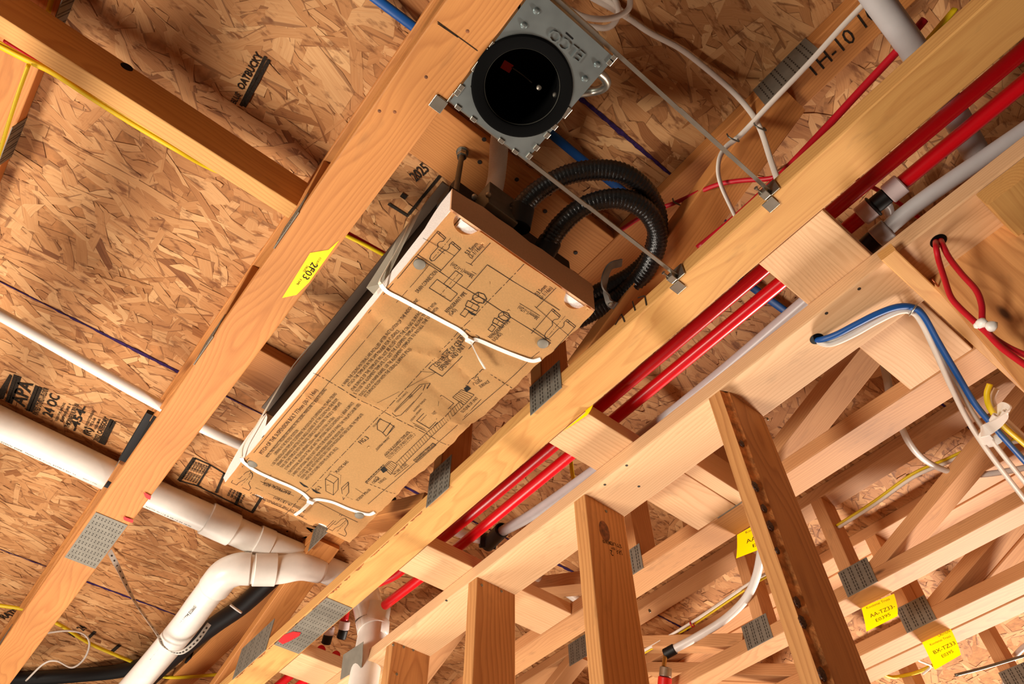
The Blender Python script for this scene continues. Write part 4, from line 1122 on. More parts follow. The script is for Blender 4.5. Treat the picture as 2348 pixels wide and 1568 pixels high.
o = mesh_obj('strap_holes', V, Fc, SLOT, hs); o['kind'] = 'stuff'

# drop of the drain into the wall
vp = thing('drain_drop', at(848, 1450, 1.2), 'glossy white drain pipe turning down into the stud wall beside the leftmost stud', 'pipe')
D = px_path([(800, 1328, 1.42), (822, 1336, 1.39), (838, 1352, 1.345), (852, 1440, 1.215)])
tube('upper_bend', D[:3], r3, PVC, vp, sides=28)
sleeve('clear_coupling', at(834, 1352, 1.345), at(852, 1425, 1.235), r3 + 0.003, CLEARP, vp)
sleeve('coupling_ring', at(849, 1412, 1.252), at(850.5, 1418, 1.245), r3 + 0.0045, DULLST, vp)
sleeve('lower_hub', at(851, 1424, 1.238), at(856, 1450, 1.195), r3 + 0.004, CLEARP, vp)
q = at(858, 1462, 1.18)
tube('wall_pipe', [q, Vector((q.x - 0.01, q.y, CZ + 1.06)), Vector((q.x - 0.014, q.y, 0.05))], r3 - 0.001, PVC, vp, n=3, sides=28)
np_ = flat_poly('nail_plate', [at(787, 1501, 1.117), at(833, 1471, 1.117), at(829, 1530, 1.06), at(780, 1559, 1.06)], 0.0015, GALV_P, nrm=(-0.6, 0, -0.8)); tag(np_, 'bent steel guard plate on the top plate edge at bottom left', 'steel plate')

# ------------------------------------------------------------------ small white pipes
def pipe(name, pts, r, mat, label, cat='pipe', group=None, smooth_path=True, sides=16):
    o = tube(name, pts, r, mat, n=6, sides=sides, smooth_path=smooth_path); return tag(o, label, cat, group)


sp1 = thing('sprinkler_line', at(363, 927, 1.30), 'thin white pipe crossing from the left edge behind the orange truss to a black tee', 'pipe')
S = px_path([(-60, 690, 1.30), (0, 721, 1.30), (363, 927, 1.30), (553, 1020, 1.31), (920, 1164, 1.35), (1060, 1224, 1.33), (1110, 1238, 1.31)])
tube('pipe_run', S, 0.0135, PVC, sp1, n=4, sides=18)
sleeve('black_tee', at(1100, 1238, 1.31), at(1138, 1242, 1.31), 0.022, BLKRUB, sp1, 20)
sleeve('black_tee', at(1118, 1248, 1.31), at(1152, 1214, 1.28), 0.0215, BLKRUB, sp1, 20)
sleeve('clamp', at(886, 1150, 1.345), at(900, 1156, 1.345), 0.024, BLKRUB, sp1, 6)
wl = thing('sprinkler_line', at(1548, 942, 1.23), 'greyish white pipe running along the wall, right of the two red pipes', 'pipe')
Wp = px_path([(1148, 1220, 1.28), (1250, 1160, 1.24), (1548, 942, 1.215), (1838, 700, 1.205), (1990, 565, 1.205), (2100, 470, 1.205), (2348, 300, 1.205), (2480, 205, 1.205)])
tube('pipe_run', Wp, 0.0148, PVCG, wl, n=5, sides=20)
sleeve('collar', at(2006, 547, 1.205), at(2038, 522, 1.205), 0.0205, PVCG, wl, 24)
sleeve('black_fitting', at(1972, 580, 1.205), at(2008, 546, 1.205), 0.019, BLKRUB, wl, 24)
gp = tube('grey_pipe', px_path([(1935, -110, 1.285), (2013, 0, 1.285), (2095, 114, 1.285), (2178, 243, 1.285), (2236, 348, 1.285), (2300, 455, 1.285)]), 0.0225, PVCG, n=4, sides=24)
tag(gp, 'wider grey-white pipe crossing over the pale truss in the upper right', 'pipe')
sl = thing('sprinkler_line', at(540, 1430, 1.30), 'thin white pipe in black clips, beside the branch drain pipe', 'pipe')
L_ = px_path([(800, 1150, 1.455), (742, 1222, 1.455), (690, 1285, 1.455), (634, 1346, 1.455), (540, 1432, 1.455), (446, 1518, 1.455), (380, 1585, 1.455)])
tube('pipe_run', L_, 0.0135, PVC, sl, n=4, sides=18)
for (a, b, zz) in (((636, 1343), (623, 1356), 1.44), ((452, 1512), (439, 1525), 1.44)):
    p, q = at(*a, zz), at(*b, zz)
    bm_obj('clip', box_bm((q - p).length, 0.058, 0.034, 0.004, 2), BLKRUB, sl, frame(p, q, (1, 0.2, 0), (p + q) / 2 + Vector((0.0, 0, 0.016))))
fl_ = px_path([(1225, 1320, 1.31), (1270, 1338, 1.31), (1330, 1378, 1.31)])
w3 = thing('sprinkler_line', at(1275, 1335, 1.31), 'short white pipe in a black clip, seen between the two left studs', 'pipe')
tube('pipe_run', [fl_[0] - Vector((0.12, 0, 0)), fl_[0], fl_[1], fl_[2], fl_[2] + Vector((0.1, 0, 0))], 0.0135, PVC, w3, n=3, sides=16)
p, q = at(1272, 1330, 1.30), at(1285, 1342, 1.30)
bm_obj('clip', box_bm(0.022, 0.062, 0.04, 0.005, 2), BLKRUB, w3, frame(p, q, (0, 1, 0), (p + q) / 2))
pipe('grey_pipe', px_path([(2018, 790, 1.475), (2030, 850, 1.40), (2036, 880, 1.35), (2040, 905, 1.31), (2044, 925, 1.27)]), 0.0095, PVCG, 'short white pipe end hanging behind the block with scratch marks')

# ------------------------------------------------------------------ red pipes
rp = thing('red_pipe', (0.854, 0.5, CZ + 1.22), 'red water pipe closest to the pale truss', 'pipe', 'red water pipes')
tube('pipe_run', [(0.854, -0.9, CZ + 1.22), (0.854, 0.5, CZ + 1.22), (0.852, 1.25, CZ + 1.22), (0.846, 1.50, CZ + 1.225), at(905, 1318, 1.23), at(862, 1336, 1.24), at(820, 1345, 1.25)], 0.0140, PEXR, rp, n=6, sides=18)
rp = thing('red_pipe', (0.907, 0.5, CZ + 1.22), 'red water pipe with black coupling, second from the pale truss', 'pipe', 'red water pipes')
tube('pipe_run', [(0.905, -0.9, CZ + 1.22), (0.9055, 0.5, CZ + 1.22), (0.906, 1.20, CZ + 1.22), (0.910, 1.50, CZ + 1.225), (0.915, 1.75, CZ + 1.24)], 0.0142, PEXR, rp, n=6, sides=18)
y1, y2 = 0.128, 0.018
f = lambda y: Vector((0.9052, y, CZ + 1.22))
ca, cb, cc_, cdv = at(1962, 488, 1.22), at(1988, 468, 1.22), at(2024, 436, 1.22), at(2058, 408, 1.22)
ca.x = cb.x = cc_.x = cdv.x = 0.9052
sleeve('white_collar', f(ca.y), f(cb.y - 0.004), 0.0205, COLLAR, rp, 24); sleeve('white_collar', f(cc_.y), f(cdv.y), 0.0205, COLLAR, rp, 24)
sleeve('black_coupling', f(cb.y), f(cc_.y), 0.0165, BLKRUB, rp, 20)
sleeve('coupling_lip', f(cb.y - 0.002), f(cb.y - 0.007), 0.0225, BLKRUB, rp, 20)
for k, (px, py, lab) in enumerate(((792, 1400, 'red pipe stub ending in a larger black elbow beside the sprayed plate'), (757, 1412, 'red pipe stub half hidden behind the sprayed steel plate'))):
    t = thing('red_pipe', at(px, py, 1.30), lab, 'pipe', 'red water pipes')
    tube('pipe_run', px_path([(px + 4, py - 30, 1.32), (px + 1, py, 1.29), (px - 3, py + 24, 1.265)]), 0.0125, PEXR, t, n=4, sides=16)
    sleeve('white_collar', at(px - 1, py + 24, 1.265), at(px - 4, py + 44, 1.245), 0.0165, COLLAR, t, 20)
    sleeve('black_elbow', at(px - 4, py + 43, 1.245), at(px - 10, py + 64, 1.225), 0.0150, BLKRUB, t, 20)
for x, lab in ((0.862, 'red water pipe continuing at bottom left, nearer the pale truss'), (0.915, 'red water pipe continuing at bottom left, nearer the top plate')):
    o = tube('red_pipe', [(x, 2.02, CZ + 1.20), (x, 2.6, CZ + 1.20), (x, 3.4, CZ + 1.20)], 0.0138, PEXR, n=3, sides=16); tag(o, lab, 'pipe', 'red water pipes')
el = thing('white_elbow', at(2040, 480, 1.26), 'small white elbow fitting hanging beside the black coupling of the red pipe', 'pipe fitting')
tube('elbow_tube', px_path([(2018, 462, 1.255), (2034, 470, 1.262), (2040, 490, 1.27), (2050, 515, 1.28)]), 0.0095, PVCG, el, n=6); sleeve('elbow_hub', at(2016, 466, 1.248), at(2036, 458, 1.252), 0.0125, PVCG, el, 20)

# ------------------------------------------------------------------ black bundles at lower left
for pts, r, lab in (([(672, 1272, 1.44), (640, 1310, 1.44), (560, 1385, 1.44), (496, 1430, 1.44), (430, 1480, 1.44), (350, 1550, 1.44), (280, 1620, 1.44)], 0.031, 'thick dark insulated line behind the thin white clipped pipe'),
                    ([(380, 1500, 1.42), (290, 1535, 1.43), (180, 1548, 1.44), (60, 1556, 1.44), (-40, 1560, 1.44)], 0.026, 'black flexible line along the bottom left edge')):
    o = tube('insulated_line', px_path(pts), r, BLKRUB, n=8, sides=18); tag(o, lab, 'hose', 'black insulated lines')
o = tube('cable_tie', px_path([(528, 1386, 1.335), (541, 1396, 1.33), (553, 1404, 1.335)]), 0.004, TIE); tag(o, 'pale tie round the thick dark line at lower left', 'cable tie')

# ------------------------------------------------------------------ pipes and lines beyond the wall
pl_ = thing('white_pex_line', at(2140, 1066, 1.30), 'white plastic tube sagging from behind the first far truss to a black clip', 'pipe')
tube('tube_run', px_path([(2052, 945, 1.30), (2068, 982, 1.30), (2084, 1014, 1.30), (2107, 1043, 1.30), (2139, 1066, 1.30), (2177, 1081, 1.30), (2214, 1087, 1.30), (2260, 1087, 1.30), (2321, 1078, 1.30), (2380, 1066, 1.30)]), 0.0080, PEXW, pl_)
V, Fc = lathe_geo([(0.009, -0.008), (0.014, -0.008), (0.014, 0.008), (0.009, 0.008)], frame(at(2214, 1087, 1.30), at(2240, 1088, 1.30), (0, 0, 1), at(2228, 1088, 1.30)) @ Matrix.Rotation(math.pi / 2, 4, 'Y'), 20, True); shade(mesh_obj('clip', V, Fc, BLKRUB, pl_))
p = at(2222, 1101, 1.295); lathe('clip_screw', [(0, -0.005), (0.006, -0.004), (0.007, 0.004)], p, p + Vector((0, 0, 1)), STEEL, pl_, 12)
bp_ = thing('white_pex_line', at(1660, 1421, 1.25), 'thick white plastic tube curving behind the resin-spotted stud to a black collar', 'pipe')
tube('tube_run', px_path([(1542, 1490, 1.22), (1603, 1457, 1.235), (1660, 1421, 1.25), (1708, 1375, 1.26), (1733, 1325, 1.27), (1745, 1268, 1.28), (1752, 1210, 1.29)]), 0.0125, PEXW, bp_, sides=18)
sleeve('black_collar', at(1524, 1500, 1.215), at(1548, 1487, 1.222), 0.0165, BLKRUB, bp_, 20)
sleeve('brass_stem', at(1526, 1498, 1.215), at(1522, 1530, 1.17), 0.007, BRASS, bp_, 12)
sleeve('steel_cap', at(1527, 1530, 1.165), at(1525, 1552, 1.14), 0.019, STEEL, bp_, 24)
sleeve('red_handle', at(1525, 1552, 1.14), at(1522, 1590, 1.10), 0.021, REDV, bp_, 24)

# ------------------------------------------------------------------ cables
def cable(name, pts, r, mat, label, group=None, flat=1.0, cat='cable', fd=None, n=8):
    o = tube(name, px_path(pts), r, mat, n=n, sides=10, flat=flat, flatdir=fd); return tag(o, label, cat, group)


UP = (0, 0, 1)
cable('yellow_cable', [(-30, 92, 1.345), (60, 138, 1.345), (125, 170, 1.345), (205, 222, 1.345), (300, 282, 1.345), (405, 344, 1.355), (480, 385, 1.39), (560, 415, 1.40)], 0.0052, YELC, 'yellow cable sagging lowest below the long board on the left', 'yellow cables', 0.55, fd=UP)
cable('yellow_cable', [(-20, 88, 1.35), (70, 138, 1.35), (150, 176, 1.352), (225, 224, 1.355), (300, 272, 1.36), (370, 312, 1.375), (450, 345, 1.40)], 0.0046, YELC, 'yellow cable tucked closer under the long board on the left', 'yellow cables', 0.55, fd=UP)
cable('yellow_cable', [(66, 148, 1.335), (45, 205, 1.325), (22, 275, 1.315), (-15, 395, 1.30)], 0.0055, YELC, 'yellow cable running down the left edge over the shaded truss', 'yellow cables', 0.55, fd=(1, 0, 0))
cable('red_cable', [(10, 92, 1.37), (80, 138, 1.37), (150, 182, 1.37), (240, 232, 1.385), (320, 275, 1.40)], 0.0045, REDC, 'red cable beside the yellow ones at the upper left')
cable('yellow_cable', [(122, -15, 1.44), (112, 24, 1.44), (100, 60, 1.44)], 0.005, YELC, 'bit of yellow cable at the top left corner by the steel plate', 'yellow cables')
cable('yellow_cable', [(740, 508, 1.43), (790, 538, 1.43), (840, 563, 1.43), (905, 598, 1.43)], 0.0046, YELC, 'yellow cable between the orange truss and the unit', 'yellow cables')
cable('red_cable', [(760, 512, 1.44), (810, 540, 1.44), (850, 562, 1.44), (900, 590, 1.44)], 0.0036, REDC, 'red cable above the yellow one between the orange truss and the unit')
cable('blue_cable', [(800, -48, 1.45), (866, 0, 1.45), (954, 66, 1.45), (1110, 185, 1.45), (1262, 306, 1.45), (1345, 374, 1.45), (1450, 455, 1.45), (1580, 555, 1.45), (1717, 653, 1.45), (1798, 711, 1.45), (1900, 785, 1.45)], 0.0098, BLUEC, 'blue flat cable stretched across above the light housing and hoses', flat=0.5, fd=UP)
cable('white_cable', [(1330, -20, 1.462), (1430, 35, 1.462), (1490, 75, 1.462), (1560, 112, 1.462), (1620, 158, 1.46), (1680, 210, 1.445), (1722, 258, 1.40), (1745, 300, 1.345), (1765, 360, 1.26), (1781, 408, 1.185), (1790, 440, 1.165)], 0.0056, WHTC, 'printed white cable running down to the upper hanger clip', 'white cables', 0.6, fd=UP)
cable('white_cable', [(2030, -40, 1.40), (1990, 0, 1.40), (1930, 62, 1.39), (1850, 150, 1.375), (1762, 242, 1.36), (1700, 308, 1.35), (1664, 338, 1.335), (1648, 372, 1.31), (1652, 420, 1.28), (1688, 500, 1.22)], 0.0056, WHTC, 'white cable hooked round the truss top chord, bending sharply', 'white cables', 0.6, fd=UP)
cable('white_cable', [(1255, -12, 1.40), (1300, 18, 1.40), (1345, 40, 1.40), (1400, 42, 1.40), (1440, 22, 1.405), (1446, -15, 1.41)], 0.0056, WHTC, 'lower white cable coil above the light housing', 'white cables')
cable('white_cable', [(1345, 60, 1.43), (1390, 64, 1.43), (1412, 48, 1.43), (1418, 20, 1.43), (1405, -15, 1.435)], 0.0056, WHTC, 'upper white cable coil above the light housing', 'white cables')
cable('white_cable', [(1360, -18, 1.46), (1400, 5, 1.46), (1440, 38, 1.46)], 0.0056, WHTC, 'short white cable at the top edge beside the coils', 'white cables', 0.6, fd=UP)
cable('red_cable', [(2120, 45, 1.30), (2062, 112, 1.29), (1980, 200, 1.28), (1880, 308, 1.26), (1790, 402, 1.24), (1695, 492, 1.225), (1600, 570, 1.21)], 0.0072, REDC, 'thick red cable running down along the pale truss')
cable('red_cable', [(1420, 530, 1.40), (1480, 492, 1.38), (1555, 462, 1.35), (1640, 425, 1.31), (1700, 414, 1.28), (1760, 410, 1.25), (1800, 400, 1.235)], 0.0048, REDC, 'thin red cable from behind the hose loops to the hanger clip')
cable('red_cable', [(1930, 398, 1.30), (1968, 412, 1.30), (2020, 440, 1.31), (2060, 465, 1.30), (2100, 494, 1.28), (2130, 515, 1.27)], 0.0042, REDC, 'thin red cable passing behind the black coupling')
for k, (px, py, z, lab) in enumerate(((1744, 293, 1.34, 'staple over the printed white cable on the truss web'), (1682, 318, 1.335, 'staple over the bending white cable'), (1556, 466, 1.345, 'staple holding the thin red cable'))):
    p = at(px, py, z); o = tube('cable_staple', [p + Vector((-0.011, 0.003, 0.012)), p + Vector((-0.010, 0.003, -0.004)), p + Vector((0.010, -0.003, -0.004)), p + Vector((0.011, -0.003, 0.012))], 0.0016, DULLST, n=4, sides=8); tag(o, lab, 'staple', 'cable staples')
cable('yellow_cable', [(2190, 20, 1.34), (2130, 90, 1.33), (2060, 165, 1.32), (1990, 235, 1.31), (1930, 300, 1.30)], 0.0085, YELC, 'yellow printed cable beside the thick red one at the upper right', 'yellow cables', 0.45, fd=(1, 0, 0))

# bundle out of the hole in the top plate
zb = 1.066
lathe('hole_shade_disc', [(0.0, -0.0003), (0.0125, -0.0003), (0.0128, 0.0006)], at(1873, 777, 1.0815), at(1873, 777, 1.0815) + Vector((0, 0, 1)), BLACKM, tpt, 24)  # black disc on the surface, colour stands for the dark inside the hole
lathe('hole_shade_disc', [(0.0, -0.0003), (0.0135, -0.0003), (0.0138, 0.0006)], at(2152, 553, 1.0815), at(2152, 553, 1.0815) + Vector((0, 0, 1)), BLACKM, tpt, 24)  # same painted dark disc for the hole of the red wires
cable('blue_cable', [(1862, 772, 1.11), (1878, 779, 1.078), (1915, 768, 1.065), (1960, 745, 1.06), (2010, 720, 1.058), (2055, 704, 1.056), (2092, 704, 1.054), (2116, 722, 1.050), (2150, 782, 1.042), (2190, 850, 1.03), (2235, 925, 1.015), (2285, 985, 1.0), (2370, 1080, 0.985)], 0.0058, BLUEC, 'blue cable looping out of the drilled top plate and down the right side')
cable('white_cable', [(1866, 776, 1.11), (1884, 787, 1.075), (1910, 788, 1.064), (1960, 766, 1.062), (2010, 738, 1.061), (2060, 715, 1.059), (2092, 716, 1.056), (2112, 738, 1.050), (2142, 800, 1.042), (2178, 880, 1.03), (2222, 968, 1.015), (2275, 1048, 1.0), (2365, 1165, 0.985)], 0.0052, WHTC, 'white cable under the blue one, second in the bundle at the drilled plate', 'white cables')
cable('white_cable', [(1864, 774, 1.11), (1880, 784, 1.080), (1908, 780, 1.072), (1955, 757, 1.070), (2005, 731, 1.069), (2056, 711, 1.067), (2088, 711, 1.064), (2110, 730, 1.058), (2146, 795, 1.050), (2184, 868, 1.04), (2232, 950, 1.025), (2290, 1030, 1.01), (2370, 1130, 0.995)], 0.0052, WHTC, 'white cable squeezed between the blue and the lower white one', 'white cables')
p = at(2093, 709, 1.053); o = tube('cable_staple', [at(2103, 697, 1.080), at(2101, 700, 1.046), at(2087, 720, 1.046), at(2085, 724, 1.080)], 0.0014, STEEL, n=4, sides=8, smooth_path=False); tag(o, 'steel staple pinning the blue and white bundle to the block', 'staple')
cable('yellow_cable', [(2270, 880, 1.03), (2263, 905, 1.02), (2270, 935, 1.01), (2300, 975, 1.0), (2340, 1010, 0.995), (2380, 1045, 0.99)], 0.0055, YELC, 'yellow cable curling beside the white plastic stacker on the right', 'yellow cables')
cable('white_cable', [(2285, 890, 1.04), (2276, 915, 1.03), (2290, 945, 1.02), (2325, 980, 1.01), (2385, 1035, 1.0)], 0.005, WHTC, 'white cable right beside the curling yellow one', 'white cables')
ck = thing('cable_stacker', at(2285, 965, 0.99), 'white plastic cable stacker gripping the bundle on the right', 'cable clip')
V, Fc = ribbon_geo(spline([at(2250, 990, 0.985), at(2262, 985, 0.975), at(2290, 968, 0.975), at(2312, 945, 0.985), at(2300, 935, 1.0), at(2282, 948, 1.01)], 6), 0.022, 0.003, (0.55, 0.75, -0.2)); shade(mesh_obj('clip_band', V, Fc, TIE, ck))
V, Fc = ribbon_geo(spline([at(2250, 990, 0.985), at(2258, 1002, 1.0), at(2272, 1015, 1.01), at(2292, 1002, 1.012)], 6), 0.020, 0.003, (0.55, 0.75, -0.2)); shade(mesh_obj('clip_back', V, Fc, TIE, ck))
for (px, py) in ((2279, 958), (2302, 950)):
    p = at(px, py, 0.985); lathe('clip_rib', [(0.003, -0.008), (0.0055, -0.008), (0.0055, 0.008), (0.003, 0.008)], p, p + Vector((0.5, 0.7, 0)), TIE, ck, 12, True)
def wire_pair(pts, x0, x1, label):
    P = [at(pts[0][0], pts[0][1], 1.12)] + [atx(px, py, x0 + (x1 - x0) * k / (len(pts) - 2)) for k, (px, py) in enumerate(pts[1:])]
    tag(tube('red_cable', P, 0.0047, REDC, n=8, sides=10), label, 'cable', 'red wire pair')


wire_pair([(2147, 548), (2146, 562), (2152, 595), (2166, 640), (2180, 680), (2200, 705), (2232, 735), (2262, 762), (2300, 800), (2370, 850)], 0.918, 0.955, 'left one of the two red wires hanging from the drilled hole')
wire_pair([(2156, 546), (2160, 558), (2176, 590), (2205, 628), (2238, 665), (2251, 700), (2253, 735), (2268, 765), (2310, 795), (2370, 822)], 0.928, 0.965, 'right one of the two red wires hanging from the drilled hole')
wt = thing('wire_tie', atx(2258, 745, 0.94), 'white knotted tie on the two red wires', 'wire tie')
for (px, py, r) in ((2252, 742, 0.0085), (2274, 748, 0.0085), (2240, 746, 0.005)):
    bm = bmesh.new(); bmesh.ops.create_icosphere(bm, subdivisions=2, radius=r)
    for v in bm.verts: v.co *= 1 + random.uniform(-0.15, 0.15)
    bm_obj('knot', bm, TIE, wt, Matrix.Translation(atx(px, py, 0.94)), smooth=True)
o = tube('copper_strip', px_path([(2138, 640, 1.055), (2220, 740, 1.055), (2300, 830, 1.055), (2360, 900, 1.055)]), 0.0016, COPPER, sides=6); tag(o, 'thin copper strip along the edge of the narrow wooden strip', 'wire')

# pairs of thermostat and signal cable
cable('yellow_cable', [(1915, 1207, 1.34), (2003, 1150, 1.34), (2091, 1087, 1.34), (2168, 1053, 1.34), (2221, 1030, 1.34), (2282, 1015, 1.34), (2380, 995, 1.34)], 0.0038, YELC, 'yellow line strung across beyond the wall on the right', 'yellow cables')
cable('white_cable', [(1918, 1212, 1.335), (2006, 1156, 1.335), (2094, 1094, 1.335), (2170, 1061, 1.335), (2222, 1038, 1.335), (2284, 1022, 1.335), (2382, 1003, 1.335)], 0.0050, WHTC, 'white line strung just under the yellow one on the right', 'white cables')
cable('yellow_cable', [(1440, 1518, 1.30), (1484, 1493, 1.30), (1586, 1434, 1.30), (1716, 1347, 1.30), (1770, 1315, 1.30)], 0.0036, YELC, 'yellow line crossing behind the grade-stamped stud', 'yellow cables')
cable('white_cable', [(1440, 1512, 1.295), (1484, 1487, 1.295), (1584, 1428, 1.295), (1714, 1340, 1.295), (1770, 1308, 1.295)], 0.0046, WHTC, 'white line crossing behind the grade-stamped stud', 'white cables')
for px, py, z, lab in ((2221, 1034, 1.33, 'red ring clip on the far right cable pair'), (1587, 1431, 1.29, 'red ring clip on the cable pair behind the stamped stud')):
    V, Fc = lathe_geo([(0.0075, -0.002), (0.010, -0.002), (0.010, 0.002), (0.0075, 0.002)], Matrix.Translation(at(px, py, z)) @ Matrix.Rotation(math.pi / 2, 4, 'X'), 18, True); o = shade(mesh_obj('ring_clip', V, Fc, REDC)); tag(o, lab, 'clip', 'red ring clips')
cable('yellow_cable', [(-30, 1383, 1.44), (0, 1388, 1.44), (65, 1400, 1.44), (140, 1434, 1.44), (210, 1477, 1.44), (310, 1520, 1.44), (380, 1552, 1.44), (520, 1545, 1.40)], 0.0062, YELC, 'yellow cable along the bottom left behind the drain pipe', 'yellow cables')
cable('white_cable', [(60, 1560, 1.40), (100, 1522, 1.40), (130, 1515, 1.40), (165, 1530, 1.40), (193, 1510, 1.40), (205, 1475, 1.40), (190, 1452, 1.41), (150, 1446, 1.42), (100, 1452, 1.42)], 0.0036, WHTC, 'thin white wire curling at the bottom left', 'white cables')
cable('yellow_cable', [(1300, 1020, 1.475), (1308, 1050, 1.45), (1312, 1085, 1.40), (1320, 1120, 1.35)], 0.0058, YELC, 'short yellow cable bit below the block by the yellow tag', 'yellow cables')
# lower right clutter
cable('yellow_cable', [(2022, 1545, 1.30), (2050, 1552, 1.30), (2100, 1542, 1.30), (2140, 1525, 1.30)], 0.006, YELC, 'yellow cable end behind the lowest yellow tag', 'yellow cables')
cable('white_cable', [(2080, 1490, 1.16), (2105, 1513, 1.18), (2120, 1520, 1.20), (2134, 1528, 1.22), (2116, 1545, 1.22)], 0.0035, WHTC, 'stripped white wire ends beside the lowest yellow tag', 'white cables')
o = tube('white_pex_line', px_path([(2300, 1580, 1.25), (2312, 1530, 1.26), (2340, 1490, 1.27), (2390, 1455, 1.28)]), 0.009, PEXW); tag(o, 'white plastic tube arc in the bottom right corner', 'pipe')
o = tube('steel_rod', px_path([(2190, 1548, 1.16), (2260, 1530, 1.17), (2360, 1500, 1.18)]), 0.0045, DULLST); tag(o, 'thin grey rod crossing the bottom right corner', 'rod')
# ------------------------------------------------------------------ yellow truss tags
def ytag(quad, x, label, group='yellow truss tags', bulge=0.010, lines=()):
    """quad: top-left, top-right, bottom-right, bottom-left in the photograph, on the plane X = x"""
    q = [atx(px, py, x) for px, py in quad]; n, m = 10, 10
    t = thing('truss_tag', (q[0] + q[1]) / 2, label, 'tag', group)
    f = lambda u, v: (q[0].lerp(q[1], u)).lerp(q[3].lerp(q[2], u), v) + Vector((bulge * math.sin(v * 2.2) * (0.4 + u), 0, 0))
    V = [f(i / n, j / m) for j in range(m + 1) for i in range(n + 1)]
    Fc = [(j * (n + 1) + i, j * (n + 1) + i + 1, (j + 1) * (n + 1) + i + 1, (j + 1) * (n + 1) + i) for j in range(m) for i in range(n)]
    o = mesh_obj('paper', V, Fc, YTAG, t, smooth=True)
    for k, (s, u0, u1, v, h) in enumerate(lines):
        a, b = f(u0, v), f(u1, v); nn = (b - a).cross(f(0.5, min(1, v + .1)) - f(0.5, max(0, v - .1))).normalized()
        if nn.x > 0: nn = -nn
        text(s, a + nn * 0.0016, b + nn * 0.0016, h, 'tag%d' % int(x * 1000), nrm=nn)
    return t


LN = (('Kootenai Truss', 0.15, 0.85, 0.16, 0.006), ('AA-TZ33-', 0.2, 0.95, 0.55, 0.010), ('E0395', 0.35, 0.8, 0.82, 0.009))
t4 = ytag([(1975, 1392), (2050, 1361), (2052, 1409), (1985, 1447)], 1.848, 'yellow paper tag hanging from the second far truss, below its steel plate', lines=LN)
t5 = ytag([(2113, 1470), (2180, 1441), (2198, 1498), (2142, 1535)], 2.131, 'yellow paper tag hanging lowest on the right, from the doubled truss', lines=(('CAUTION', 0.55, 0.95, 0.10, 0.008), ('Kootenai Truss', 0.2, 0.9, 0.25, 0.006), ('BX-TZ33', 0.2, 0.95, 0.55, 0.010), ('E0395', 0.4, 0.8, 0.78, 0.009)))
t3 = ytag([(1690, 1226), (1760, 1186), (1758, 1246), (1686, 1279)], 1.338, 'yellow paper tag partly hidden behind the resin-spotted stud', lines=(('Kootenai', 0.3, 0.8, 0.16, 0.006), ('AA-TZ', 0.3, 0.95, 0.55, 0.010), ('E03', 0.5, 0.85, 0.82, 0.009)))
t2 = ytag([(1249, 1001), (1360, 928), (1344, 951), (1276, 998)], 0.7695, 'yellow paper tag on the pale truss edge, beside the flat block', bulge=0.002)
q = [at(px, py, 1.1192) for px, py in ((711, 580), (753, 573), (778, 551), (709, 647), (680, 676), (647, 683))]
t1 = thing('truss_tag', q[0], 'yellow paper tag stuck under the orange truss, left of the unit', 'tag', 'yellow truss tags')
flat_poly('paper', q, 0.0005, YSTICK, t1)
text('2F03', at(716, 600, 1.1186), at(692, 635, 1.1186), 0.013, 'tags'); text('CUSTOMER', at(733, 590, 1.1186), at(712, 622, 1.1186), 0.0035, 'tags'); text('TYPE', at(688, 638, 1.1186), at(679, 652, 1.1186), 0.004, 'tags'); text('TRUSS', at(703, 608, 1.1186), at(694, 622, 1.1186), 0.004, 'tags')

# ------------------------------------------------------------------ stamps on the strand board
ZS = 1.4728


def ot(s, x0, y0, x1, y1, h, b): text(s, at(x0, y0, ZS), at(x1, y1, ZS), h, b)
def ol(x0, y0, x1, y1, w, b): stroke(at(x0, y0, ZS), at(x1, y1, ZS), w, b)


b = 'apa'
ot('APA', 55, 934, 76, 880, 0.036, b); ot('24 OC', 118, 958, 137, 909, 0.026, b); ot('RATED STURD-I-FLOOR', 86, 953, 112, 892, 0.014, b); ot('SIZED FOR SPACING', 130, 966, 150, 925, 0.006, b); ot('EXPOSURE 1', 143, 968, 163, 928, 0.007, b)
ot('THICKNESS 0.703 IN.', 157, 982, 182, 927, 0.013, b); ot('-454-', 175, 990, 200, 934, 0.022, b); ot('MILL PRODUCT STANDARD', 197, 983, 217, 943, 0.007, b); ot('PS 2-18', 210, 978, 220, 960, 0.007, b); ot('HUD-UM-40', 220, 985, 231, 962, 0.007, b); ot('2022 CATEGORY', 224, 1013, 250, 959, 0.014, b)
for l in ((36, 860, 16, 922), (45, 863, 23, 925), (85, 885, 63, 942), (93, 888, 70, 944), (256, 962, 229, 1016), (262, 966, 236, 1019)): ol(*l, 0.010, b)
fill_poly([at(*p, ZS) for p in ((22, 858), (28, 862), (8, 915), (-8, 915), (-2, 895))], b); ot('(R)', 203, 1000, 212, 985, 0.02, b)
print_jobs = [('grade_stamp', b, PANEL[(0, 2)])]
b = 'ul'
ot('OATBUCKY', 557, 208, 602, 128, 0.015, b); ol(552, 243, 609, 130, 0.0065, b); ol(560, 245, 617, 137, 0.0065, b); ot('BLUE', 540, 240, 553, 218, 0.012, b)
print_jobs.append(('brand_stamp', b, PANEL[(0, 1)]))
b = 'mid'
ot('2025', 954, 417, 985, 390, 0.024, b); ol(1009, 403, 937, 491, 0.007, b); ol(890, 467, 936, 496, 0.007, b); ol(968, 369, 1008, 396, 0.006, b); ol(920, 446, 932, 454, 0.012, b)
ol(444, 1045, 412, 1100, 0.009, b) if False else None
print_jobs.append(('date_stamp', b, PANEL[(0, 1)]))
b = 'tbl'
